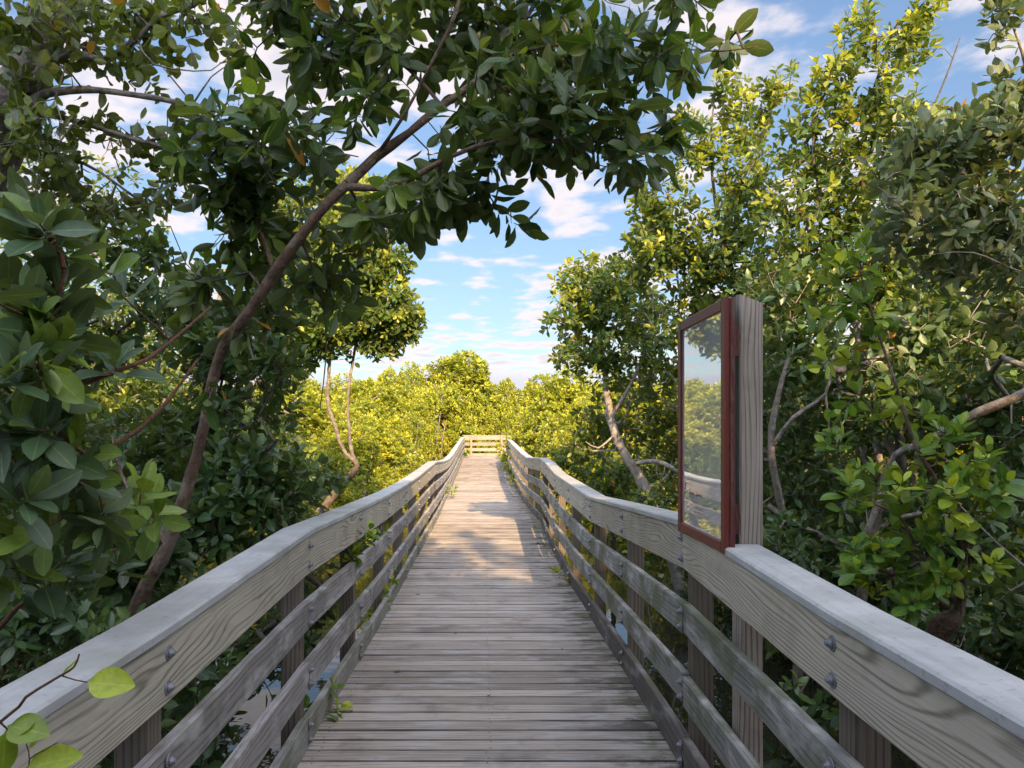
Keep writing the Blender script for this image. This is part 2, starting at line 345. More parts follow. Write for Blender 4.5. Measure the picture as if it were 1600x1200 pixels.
# the walkway itself: joists below, cross planks above
mb = MB(); y = -2.6; i = 0; nV = []; nF = []
while y < DECK_END:
    wd = .113+rnd.uniform(-.004, .004); Y = y+wd/2
    xl, xr, zt = svi(Y, 1)-.03, svi(Y, 2)+.03, svi(Y, 3)
    if Y > CORNER+.1: xr = 1.62
    zt += rnd.uniform(-.0025, .0025); tl = rnd.uniform(-.0015, .0015); sk = rnd.uniform(-.002, .002)
    mb.sweep([(xl+rnd.uniform(-.01, .004), Y-sk, zt-.019+tl), (xr+rnd.uniform(-.004, .01), Y+sk, zt-.019-tl)], (0, 1, 0), (0, 0, 1), wd, .038, seed=i*.37+rnd.random(), ch=.006)
    if 1 < Y < 13:
        for fx_ in (.05, .5, .95):
            for dy_ in (-.032, .032):
                b_ = len(nV); cx_, cy_ = xl+(xr-xl)*fx_+rnd.uniform(-.012, .012), Y+dy_+rnd.uniform(-.006, .006)
                nV += [(cx_+.0055*math.cos(t_), cy_+.0055*math.sin(t_), zt+.0026) for t_ in (0, 1.571, 3.142, 4.712)]; nF.append((b_, b_+1, b_+2, b_+3))
    y += wd+.008+rnd.uniform(0, .004); i += 1
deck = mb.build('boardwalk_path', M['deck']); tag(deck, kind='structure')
k = NT('rusty_nail'); k.p.inputs['Base Color'].default_value = (.045, .032, .026, 1); k.p.inputs['Roughness'].default_value = .7
tag(link('boardwalk_nails', np_mesh('boardwalk_nails', nV, nF, [], {}), k.m), kind='structure')
mb = MB(); ys = np.arange(-2.6, DECK_END, 1.2)
for fx in (.06, .5, .94):
    mb.sweep([(svi(q, 1)*(1-fx)+svi(q, 2)*fx, q, svi(q, 3)-.16) for q in ys], (1, 0, 0), (0, 0, 1), .05, .2, seed=fx)
for q in np.arange(-2, DECK_END, 1.5):
    mb.sweep([(svi(q, 1)-.12, q+.12, svi(q, 3)-.36), (svi(q, 2)+.12, q+.12, svi(q, 3)-.36)], (0, 1, 0), (0, 0, 1), .05, .19, seed=q)
o = mb.build('boardwalk_joists', M['under']); tag(o, kind='structure')

def bolt_mesh():
    V = []; q = []; t = []
    def disc(x0, x1, r0, r1, n, rot=0):
        b = len(V)
        for x_, r_ in ((x0, r0), (x1, r1)):
            for i_ in range(n):
                a = rot+2*math.pi*i_/n; V.append((x_, r_*math.cos(a), r_*math.sin(a)))
        V.append((x1, 0, 0))
        for i_ in range(n):
            j_ = (i_+1) % n; q.append((b+i_, b+j_, b+n+j_, b+n+i_)); t.append((b+n+i_, b+n+j_, b+2*n))
    disc(0, .003, .021, .020, 18); disc(.003, .008, .0135, .0135, 18); disc(.008, .013, .0125, .010, 12, .2)
    disc(.013, .019, .008, .0065, 10)
    return np_mesh('bolt', V, q, t, {})
BOLT = bolt_mesh(); BOLT.materials.append(M['bolt'])

def railing(sidecol, sgn, hcol, y0, y1, posts, name, label, cuts, caps, mats):
    root = empty(name, (float(svi(y0, sidecol)), y0, 0), label, 'railing', 'railings of the boardwalk')
    X = lambda Y: svi(Y, sidecol); ZD = lambda Y: svi(Y, 3); H = lambda Y: svi(Y, hcol)
    rows = [('top_board', .0, .185, M['fascia'], cuts[0]), ('rail_board', .315, .135, mats[0], cuts[1]),
            ('rail_board', .605, .135, mats[0], cuts[2]), ('kick_board', .865, .14, mats[1], cuts[3])]
    seed = 1.7 if sgn > 0 else 11.9
    for (nm, top, hh, mat, cut) in rows:
        ends = [y0]+[c_ for c_ in cut if y0 < c_ < y1]+[y1]
        for a, b in zip(ends[:-1], ends[1:]):
            seed += 1.37; m_ = MB(); pp = sorted(set([a+.002, b-.002]+[p for p in posts if a+.05 < p < b-.05]))
            fine = []
            for p, q in zip(pp[:-1], pp[1:]): fine += [p+(q-p)*f for f in (0, .33, .67)]
            fine.append(pp[-1]); jj = rnd.uniform(-.008, .008) if nm != 'top_board' else rnd.uniform(-.002, .002)
            wob = rnd.uniform(-.004, .004)
            path = [(np.interp(q, pp, [X(p) for p in pp])+sgn*(.019+ (wob*math.sin(q*1.9) if nm != 'top_board' else 0)), q,
                     np.interp(q, pp, [ZD(p)+H(p)*1.0 for p in pp])-top*H(q)/1.0*(1.0 if hcol == 4 else 1.0)-hh/2+jj) for q in fine]
            tilt = rnd.uniform(-.06, .06) if nm != 'top_board' else 0
            m_.sweep(path, (1, 0, tilt), (-tilt, 0, 1), .038, hh, seed=seed)
            m_.build(nm, mat, root)
    for (a, b) in caps:
        m_ = MB(); pp = [a]+[p for p in posts if a+.3 < p < b-.3]+[b]
        m_.sweep([(X(q)+sgn*.062, q, ZD(q)+H(q)+.0165) for q in pp], (1, 0, 0), (0, 0, 1), .148, .033, seed=5.5+a, ch=.009)
        m_.build('cap_rail', M['cap'], root)
    nb = 0
    for i_, p in enumerate(posts):
        m_ = MB(); lean = rnd.uniform(-.008, .008)
        m_.sweep([(X(p)+sgn*(.0385+.045)+lean*.4, p, ZD(p)+H(p)-.002), (X(p)+sgn*(.0385+.045), p, -1.6)], (1, 0, 0), (0, 1, 0), .09, .09, seed=20+i_*1.3+seed)
        po = m_.build('post', M['post'], root)
        if p > 0.5 and nb < 12:
            nb += 1
            for top, hh in ((0, .185), (.315, .135), (.605, .135), (.865, .14)):
                for fz in ((.26, .76) if hh > .15 else (.25, .75)):
                    b_ = bpy.data.objects.new('bolt', BOLT); C.objects.link(b_); b_.parent = root
                    b_.location = Vector((float(X(p))-sgn*.0005+sgn*.004*(0 if hh > .15 else -1), p+rnd.uniform(-.004, .004), float(ZD(p)+H(p)-top*H(p)-hh*fz)))-root.location
                    b_.rotation_euler = (rnd.uniform(0, 6), 0, math.pi if sgn > 0 else 0)
    return root
postsL = [-2.5, -1.0, .5, 2.0, 3.55, 4.95, 6.4, 7.9, 9.4, 10.8, 12.2, 13.8, 15.3, 16.8, 18.3, 19.8, 21.2, 22.8, 24.3, 25.8, 27.3, 28.8, 30.3, 31.8, 33.3, 34.3]
postsR = [-2.6, -1.1, .4, 1.87, 3.29, 4.77, 6.22, 7.7, 9.2, 10.7, 12.2, 13.7, 15.2, 16.7, 18.2, 19.7, 21.2, 22.7, 24.2, 25.8, 27.5]
railing(1, -1, 4, -2.6, 34.5, postsL, 'wooden_railing', 'left railing of the boardwalk, grey boards under a smooth pale cap, running the whole way',
        ([.5, 3.55, 6.4, 9.4, 12.2, 16.8, 21.2, 25.8, 30.3], [-1, 3.9, 5.6, 9.4, 12.2, 18.3, 24.3, 28.8], [.5, 3.55, 5.4, 9.4, 13.8, 18.3, 22.8, 27.3, 31.8], [-1, 3.55, 6.4, 10.8, 15.3, 19.8, 25.8, 30.3]),
        [(-2.6, 3.549), (3.552, 7.899), (7.902, 12.2), (12.203, 18.3), (18.303, 24.3), (24.303, 34.3)], (M['mid'], M['toe']))
railing(2, 1, 5, -2.6, 27.7, postsR, 'wooden_railing', 'right railing of the boardwalk, mossy boards, its pale cap interrupted by the glass case',
        ([.4, 3.29, 6.22, 12.2, 16.7, 21.2, 24.2], [-1.1, 3.29, 6.22, 12.2, 16.7, 21.2], [.4, 3.29, 7.7, 12.2, 18.2, 22.7], [-1.1, 3.29, 6.22, 12.2, 16.7, 21.2]),
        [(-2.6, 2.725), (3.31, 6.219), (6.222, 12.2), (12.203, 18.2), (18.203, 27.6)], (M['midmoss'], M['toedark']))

def cross_rail(x0, x1, Y, zd, h, label, xs):
    root = empty('wooden_railing', (x0, Y, 0), label, 'railing', 'railings of the boardwalk')
    for nm, top, hh, mt in (('top_board', 0, .19, M['endwood']), ('rail_board', .31, .15, M['endwood']), ('rail_board', .57, .15, M['endwood']), ('kick_board', .82, .15, M['endwood'])):
        m_ = MB(); m_.sweep([(x0, Y+.019, zd+h-top-hh/2), (x1, Y+.019, zd+h-top-hh/2)], (0, 1, 0), (0, 0, 1), .038, hh, seed=top*7+x0+40); m_.build(nm, mt, root)
    m_ = MB(); m_.sweep([(x0-.05, Y+.06, zd+h+.0165), (x1, Y+.06, zd+h+.0165)], (0, 1, 0), (0, 0, 1), .148, .033, seed=3, ch=.009); m_.build('cap_rail', M['endwood'], root)
    for q in xs:
        m_ = MB(); m_.sweep([(q, Y-.045-.001, zd+h-.01), (q, Y-.045-.001, -1.6)], (1, 0, 0), (0, 1, 0), .09, .09, seed=q+60); m_.build('post', M['endwood'], root)
cross_rail(-.98, 1.6, 34.45, .33, .93, 'sunlit pale railing closing off the far end of the boardwalk', (-.62, .8, 1.5))
cross_rail(.90, 1.6, 27.85, .20, .96, 'short railing turning right at the corner behind the right railing', (1.5,))

# ------------------------------------------------------------------ display case on its post
case = empty('display_case', (.97, 2.78, 0), 'red framed glass case hinged on a tall square grey post at the right railing', 'display case')
m_ = MB(); PT = np.array([(.991, 2.775, -1.6), (.991, 2.775, 1.2), (.991, 2.775, 2.02)])
m_.sweep(PT, (1, 0, 0), (0, 1, 0), .088, .088, seed=3.3, ch=.006)
# top of the post is cut at a slant
for v in range(len(m_.V)):
    if m_.V[v][2] > 2.0: m_.V[v] = m_.V[v]+np.array((0, 0, -.0*0+(.985-m_.V[v][0])*.38))
m_.build('post', M['signpost'], case)
fy0, fy1, fz0, fz1, fx = 2.665, 3.315, 1.079, 2.012, .870
def bar(a, b, w_, h_, side, up, mat, name, seed):
    m_ = MB(); m_.sweep([a, b], side, up, w_, h_, seed=seed, ch=.003); return m_.build(name, mat, case)
m_ = MB(); fd = .018
m_.sweep([(fx+fd/2, fy0+.024, fz0), (fx+fd/2, fy0+.024, fz1)], (1, 0, 0), (0, 1, 0), fd, .048, seed=1)
m_.sweep([(fx+fd/2, fy1-.024, fz0), (fx+fd/2, fy1-.024, fz1)], (1, 0, 0), (0, 1, 0), fd, .048, seed=2)
m_.sweep([(fx+fd/2, fy0+.0485, fz0+.021), (fx+fd/2, fy1-.0485, fz0+.021)], (1, 0, 0), (0, 0, 1), fd, .042, seed=3)
m_.sweep([(fx+fd/2, fy0+.0485, fz1-.021), (fx+fd/2, fy1-.0485, fz1-.021)], (1, 0, 0), (0, 0, 1), fd, .042, seed=4)
fr_ = m_.build('frame', M['red'], case)
m_ = MB(); bx_ = fx+fd+.0115
m_.sweep([(bx_, fy0+.012, fz0+.004), (bx_, fy0+.012, fz1-.004)], (1, 0, 0), (0, 1, 0), .021, .022, seed=5)
m_.sweep([(bx_, fy1-.012, fz0+.004), (bx_, fy1-.012, fz1-.004)], (1, 0, 0), (0, 1, 0), .021, .022, seed=6)
m_.sweep([(bx_, fy0+.024, fz0+.014), (bx_, fy1-.024, fz0+.014)], (1, 0, 0), (0, 0, 1), .021, .02, seed=7)
m_.sweep([(bx_, fy0+.024, fz1-.014), (bx_, fy1-.024, fz1-.014)], (1, 0, 0), (0, 0, 1), .021, .02, seed=8)
m_.build('case_side', M['dred'], case)
def pane(name, x, mat, m=.045):
    V = [(x, fy0+m, fz0+m*.8), (x, fy1-m, fz0+m*.8), (x, fy1-m, fz1-m*.8), (x, fy0+m, fz1-m*.8)]
    return link(name, np_mesh(name, V, [(0, 3, 2, 1)], [], {}), mat, case)
pane('glass', fx+.009, M['glass']); pane('backing', fx+fd+.014, M['backing'], .026)
# a faded notice: small red strokes in the lower corner
V = []; q = []
def stroke(y0_, z0_, y1_, z1_, w_=.003):
    b = len(V); d = np.array((y1_-y0_, z1_-z0_)); d = d/np.linalg.norm(d); n_ = np.array((-d[1], d[0]))*w_/2
    for (a_, b_) in ((y0_-n_[0], z0_-n_[1]), (y1_-n_[0], z1_-n_[1]), (y1_+n_[0], z1_+n_[1]), (y0_+n_[0], z0_+n_[1])): V.append((fx+.0078, a_, b_))
    q.append((b, b+1, b+2, b+3))
stroke(3.22, 1.27, 3.22, 1.305, .009); stroke(3.22, 1.255, 3.22, 1.262, .009)
for x0_, nn in ((3.15, 5), (3.05, 6)):
    for j in range(nn):
        yy = x0_-j*.014; hh = (.022 if j == 0 else .012)
        stroke(yy, 1.258, yy-.003, 1.258+hh, .0035); stroke(yy, 1.262, yy-.010, 1.262, .003)
for r_ in range(3):
    stroke(3.09, 1.225-r_*.018, 2.98-r_*.01, 1.225-r_*.018, .002)
link('notice', np_mesh('notice', V, q, [], {}), M['print'], case)
for zc in (1.86, 1.20):
    m_ = MB(); m_.sweep([(.928, 2.742, zc-.055), (.928, 2.742, zc+.055)], (1, 0, 0), (0, 1, 0), .036, .03, seed=zc, ch=.006); m_.build('hinge_block', M['dred'], case)

# ------------------------------------------------------------------ foliage engine
def template(kind):
    if kind == 'lo':   # folded rhomb
        V = [(0, 0, 0), (-1, .5, 1), (1, .5, 1), (0, 1, 0)]; return np.array(V, float), [], [(0, 3, 1), (0, 2, 3)], None
    if kind == 'far':
        V = [(0, 0, 0), (-1, .45, 1), (1, .45, 1), (0, 1, 0)]; return np.array(V, float), [(0, 2, 3, 1)], [], None
    if kind == 'fine': rows_f = [(v, max(.05, math.sin(math.pi*min(1, max(0, (v-.06)/.94))**.86)**.72)) for v in np.linspace(0, .97, 15)]
    rows = {'fine': rows_f if kind == 'fine' else None, 'hi': [(0, .05), (.13, .06), (.26, .52), (.42, .88), (.62, 1.0), (.80, .80), (.93, .38)], 'mid': [(0, .05), (.14, .10), (.40, .92), (.72, .86), (.92, .35)]}[kind]
    V = []; q = []; t = []
    for v, w_ in rows: V += [(-w_, v, w_), (0, v, 0), (w_, v, w_)]
    n = len(rows)
    for j in range(n-1):
        b = 3*j; q += [(b, b+1, b+4, b+3), (b+1, b+2, b+5, b+4)]
    V.append((0, 1, 0)); b = 3*(n-1); t += [(b, b+1, 3*n), (b+1, b+2, 3*n)]
    return np.array(V, float), q, t, None
TPL = {k_: template(k_) for k_ in ('lo', 'far', 'mid', 'hi', 'fine')}
def norm(a): return a/np.maximum(np.linalg.norm(a, axis=-1, keepdims=True), 1e-9)

def leaves_mesh(name, B, D, U, Ln, Wd, Rn, Tn, kind, curl=.12, fold=.35, rg=rng):
    """B base, D direction, U leaf-normal hint, Ln length, Wd half width"""
    T, q, t, _ = TPL[kind]; n = len(B); m = len(T)
    D = norm(D); S = norm(np.cross(D, U)); Nn = np.cross(S, D)
    u, v, f_ = T[:, 0], T[:, 1], T[:, 2]
    cu = (curl*(rg.random(n)*1.8-.3))[:, None]
    fo = (fold*(.4+rg.random(n)))[:, None]
    wavy = (rg.random(n)*6)[:, None]
    off = f_[None, :]*fo*Wd[:, None] - cu*(v[None, :]**2)*Ln[:, None] + (.02*np.sin(v[None, :]*9+wavy)*np.abs(u)[None, :])*Ln[:, None]
    V = B[:, None, :]+D[:, None, :]*(v[None, :]*Ln[:, None])[..., None]+S[:, None, :]*(u[None, :]*Wd[:, None])[..., None]+Nn[:, None, :]*off[..., None]
    base = (np.arange(n)*m)[:, None, None]
    Q = (np.array(q)[None]+base).reshape(-1, 4) if q else np.zeros((0, 4), int)
    Tt = (np.array(t)[None]+base).reshape(-1, 3) if t else np.zeros((0, 3), int)
    at = np.empty((n, m, 3), np.float32); un = np.where(np.abs(u) > 0, np.sign(u), 0); at[..., 0] = un[None]; at[..., 1] = v[None]; at[..., 2] = Rn[:, None]
    return np_mesh(name, V.reshape(-1, 3), Q, Tt, {'lf': at.reshape(-1, 3), 'tn': np.repeat(Tn, m)}, smooth=kind in ('hi', 'mid', 'fine'))

def rosettes(tips, axes, size, ratio, per=(6, 10), kind='mid', young=.1, droop=0.0, open_=(25, 95), along=.10, back=None, rg=rng, upn=.3, szvar=.25):
    """whorls of leaves at the twig ends; returns arrays for leaves_mesh"""
    B = []; D = []; U = []; Ln = []; Wd = []; Rn = []; Tn = []
    n = len(tips); axes = norm(axes); cnt = rg.integers(per[0], per[1]+1, n); K = cnt.max()
    h = norm(np.cross(axes, rg.normal(size=(n, 3)))); g = np.cross(axes, h)
    ph = rg.random(n)*6.28; tips_r = rg.random(n); yng = (rg.random(n) < young).astype(float)
    for j in range(K):
        m = cnt > j; f_ = j/np.maximum(cnt-1, 1)            # 0 innermost .. 1 oldest
        a = ph+j*2.4+rg.normal(size=n)*.25
        inc = R(open_[0])+(R(open_[1])-R(open_[0]))*f_+rg.normal(size=n)*.18
        rad = h*np.cos(a)[:, None]+g*np.sin(a)[:, None]
        d = axes*np.cos(inc)[:, None]+rad*np.sin(inc)[:, None]; d[:, 2] -= droop*(.4+f_)
        nn = axes*np.sin(inc)[:, None]-rad*np.cos(inc)[:, None]; nn = nn+np.array((0, 0, upn))+rg.normal(size=(n, 3))*.22
        ln = size*(1+rg.normal(size=n)*szvar*.5)*(.62+.38*np.sin(np.clip(.35+f_*1.4, 0, 3.1)))
        b = tips-axes*(along*f_)[:, None]
        B.append(b[m]); D.append(d[m]); U.append(nn[m]); Ln.append(ln[m]); Wd.append((ln*ratio*(1+rg.normal(size=n)*.10))[m])
        r_ = np.clip(.55*tips_r+.45*rg.random(n), 0, .98); r_ = np.where(rg.random(n) < .0025, 1.0, r_)
        Rn.append(r_[m]); Tn.append((np.clip(yng*(.9-.5*f_)+(f_ < .12)*.45, 0, 1))[m])
    cat = np.concatenate
    return cat(B), cat(D), cat(U), cat(Ln), cat(Wd), cat(Rn), cat(Tn)

def tubes(name, P0, P1, R0, R1, sides=5):
    P0, P1 = np.asarray(P0, float), np.asarray(P1, float); n = len(P0)
    if n == 0: return None
    d = norm(P1-P0); ref = np.where(np.abs(d[:, 2:3]) < .9, np.array([[0, 0, 1.]]), np.array([[1., 0, 0]]))
    s = norm(np.cross(d, ref)); t = np.cross(s, d); a = np.arange(sides)*2*math.pi/sides
    ring = s[:, None, :]*np.cos(a)[None, :, None]+t[:, None, :]*np.sin(a)[None, :, None]
    V = np.concatenate((P0[:, None]+ring*np.asarray(R0)[:, None, None], P1[:, None]+ring*np.asarray(R1)[:, None, None]), 1).reshape(-1, 3)
    i_ = np.arange(sides); j_ = (i_+1) % sides
    q = np.stack((i_, i_+sides, j_+sides, j_), 1)[None]+(np.arange(n)*2*sides)[:, None, None]
    return V, q.reshape(-1, 4)

def smooth_path(pts, step=.08):
    pts = np.asarray(pts, float); n = len(pts)
    if n == 2: ctrl = pts
    out = []
    for i_ in range(n-1):
        p0 = pts[max(i_-1, 0)]; p1 = pts[i_]; p2 = pts[i_+1]; p3 = pts[min(i_+2, n-1)]
        k_ = max(2, int(np.linalg.norm(p2[:3]-p1[:3])/step))
        for t in np.arange(k_)/k_:
            out.append(.5*((2*p1)+(-p0+p2)*t+(2*p0-5*p1+4*p2-p3)*t*t+(-p0+3*p1-3*p2+p3)*t**3))
    out.append(pts[-1]); return np.array(out)

def limb_mesh(paths, sides=9, lump=.10, rg=rng):
    """smooth tubes through (x,y,z,r) points"""
    V = []; Q = []; T = []; b = 0
    for p in paths:
        n = len(p); c_ = p[:, :3].copy(); r_ = p[:, 3]
        if n > 4:
            w_ = rg.normal(size=(n, 3)); w_ = (w_+np.roll(w_, 1, 0)+np.roll(w_, -1, 0))/3; w_[0] = 0; w_[-1] = 0; c_ += w_*r_[:, None]*.28
        d = norm(np.gradient(c_, axis=0)); s = norm(np.cross(d, np.array([.13, .31, .94]))); t = np.cross(s, d)
        a = np.arange(sides)*2*math.pi/sides
        rr = r_[:, None]*(1+lump*(rg.normal(size=(n, sides))*.5+rg.normal(size=(n, 1))*.5))
        ring = c_[:, None]+(s[:, None]*np.cos(a)[None, :, None]+t[:, None]*np.sin(a)[None, :, None])*rr[..., None]
        V.append(ring.reshape(-1, 3)); i_ = np.arange(sides); j_ = (i_+1) % sides
        q = np.stack((i_, j_, j_+sides, i_+sides), 1)[None]+(b+np.arange(n-1)*sides)[:, None, None]
        Q.append(q.reshape(-1, 4)); b += n*sides
    return np.concatenate(V), np.concatenate(Q)

def twig_net(skel, tips, rt=.0022, wob=.16, sag=0.0, rg=rng, rmax=.02):
    """joins every tip to the nearest wood, short paths first; returns edge lists and the last direction at each tip"""
    n0 = len(skel); cap = n0+2*len(tips); pos = np.empty((cap, 3)); pos[:n0] = skel; par = np.full(cap, -1); plen = np.zeros(cap); m = n0
    step_ = max(1, n0//60)
    sk = skel[::step_]
    d0 = np.min(np.linalg.norm(tips[:, None]-sk[None], axis=2), 1); order = np.argsort(d0); last = np.zeros((len(tips), 3)); anc = np.zeros(len(tips))
    for i_ in order:
        t = tips[i_]; dv = pos[:m]-t; ds = np.sqrt((dv*dv).sum(1)); j = int(np.argmin(ds+.28*plen[:m])); dd = ds[j]
        mid = pos[j]*.5+t*.5+rg.normal(size=3)*dd*wob; mid[2] -= sag*dd
        pos[m] = mid; par[m] = j; plen[m] = plen[j]+dd*.5; pos[m+1] = t; par[m+1] = m; plen[m+1] = plen[j]+dd; last[i_] = t-mid; m += 2
    cnt = np.zeros(m); cnt[n0:] = 0
    for k_ in range(m-1, n0-1, -1):
        cnt[k_] = max(cnt[k_], 1)
        if par[k_] >= n0: cnt[par[k_]] += cnt[k_]
    idx = np.arange(n0, m); rr = np.minimum(rt*np.sqrt(cnt), rmax); p = par[idx]
    r0 = np.where(p >= n0, np.minimum(rr[p], rr[idx]*1.35), rr[idx]*1.15)
    return pos[p], pos[idx], r0, rr[idx], last

def n3(p, s, o):
    a = p*s+o
    return np.sin(a[:, 0]+1.7*np.sin(a[:, 1]*.8))+np.sin(a[:, 1]*1.1+1.3*np.sin(a[:, 2]*.9))+np.sin(a[:, 2]*1.2+1.5*np.sin(a[:, 0]*.7))

def blob_tips(blobs, rg, gap=-.9, gs=4.0):
    """blobs: (px, py, depth, rx px, ry px, half depth m, count)"""
    out = []
    for (bx, by, Y, rx, ry, hy, n) in blobs:
        v = rg.normal(size=(n, 3)); v = norm(v)*(rg.random((n, 1))**.42)
        Yv = Y+v[:, 2]*hy; X_ = (bx-CX)/F*Y+v[:, 0]*rx/F*Y; Z_ = EYE+(HY-by)/F*Y+v[:, 1]*ry/F*Y
        out.append(np.stack((X_, Yv, Z_), 1))
    p = np.concatenate(out); return p[n3(p, gs, rg.random()*9) > gap]

def wood_mesh(name, V, Q, tv, tq, m1, m2):
    me = np_mesh(name, np.concatenate((V, tv)), np.concatenate((Q, tq+len(V))), [], {}, True)
    me.materials.append(m1); me.materials.append(m2)
    me.polygons.foreach_set('material_index', np.concatenate((np.zeros(len(Q), np.int32), np.ones(len(tq), np.int32)))); return me
def hero(name, base, label, limbs, blobs, seed, leaf, bk, size, ratio=.24, kind='mid', per=(6, 9), young=.1, droop=.1, gap=-.9, gs=4.0, cat='tree',
         rt=.0022, upmix=.35, open_=(25, 95), trunkname='trunk', twigmat=None, along=.08, gmin=None, extra=None, sides=9, clip=None, upn=.3, szvar=.25, curl=.12, wob=.16, topy=0.0, dense=1.0):
    """limbs: list of [(px,py,depth,radius) ...]; one Empty with trunk, twigs and crown below it"""
    rg = np.random.default_rng(seed)
    root = empty(name, tuple(base), label, cat)
    paths = []; sk = []
    for lb in limbs:
        pts = np.array([(*P(a, b, c_), r_) for a, b, c_, r_ in lb]); sp_ = smooth_path(pts, .07); paths.append(sp_); sk.append(sp_[len(sp_)//4 if len(lb) > 4 else 0:, :3])
    V, Q = limb_mesh(paths, sides, rg=rg)
    tips = blob_tips([(*b_[:6], int(b_[6]*dense)) for b_ in blobs], rg, gap, gs)
    if clip: tips = tips[clip(tips)]
    P0, P1, R0, R1, last = twig_net(np.concatenate(sk), tips, rt=rt, rg=rg, wob=wob)
    tv, tq = tubes('twigs', P0, P1, R0, R1, 6); link(trunkname, wood_mesh(trunkname, V, Q, tv, tq, M[bk], M[twigmat or bk]), None, root)
    ax = norm(last)+np.array((0, 0, upmix))+rg.normal(size=last.shape)*.22
    zt = tips[:, 2]; lo_, hi_ = np.percentile(zt, 45), np.percentile(zt, 97); yy = young+topy*np.clip((zt-lo_)/(hi_-lo_), 0, 1)
    A = rosettes(tips, ax, size, ratio, per, kind, yy, droop, open_, along, rg=rg, upn=upn, szvar=szvar)
    link('crown', leaves_mesh('crown', *A, kind, rg=rg, curl=curl), M[leaf], root)
    return root
def off_walk(p):          # keeps twig ends off the walkway and its rails
    z_ = p[:, 2]; return ~((p[:, 0] > -1.12) & (p[:, 0] < 1.16) & (z_ < 1.12) & (z_ > -.3)) & ~((p[:, 0] > -.95) & (p[:, 0] < .98) & (z_ < 2.0)) & (z_ > WZ+.12)

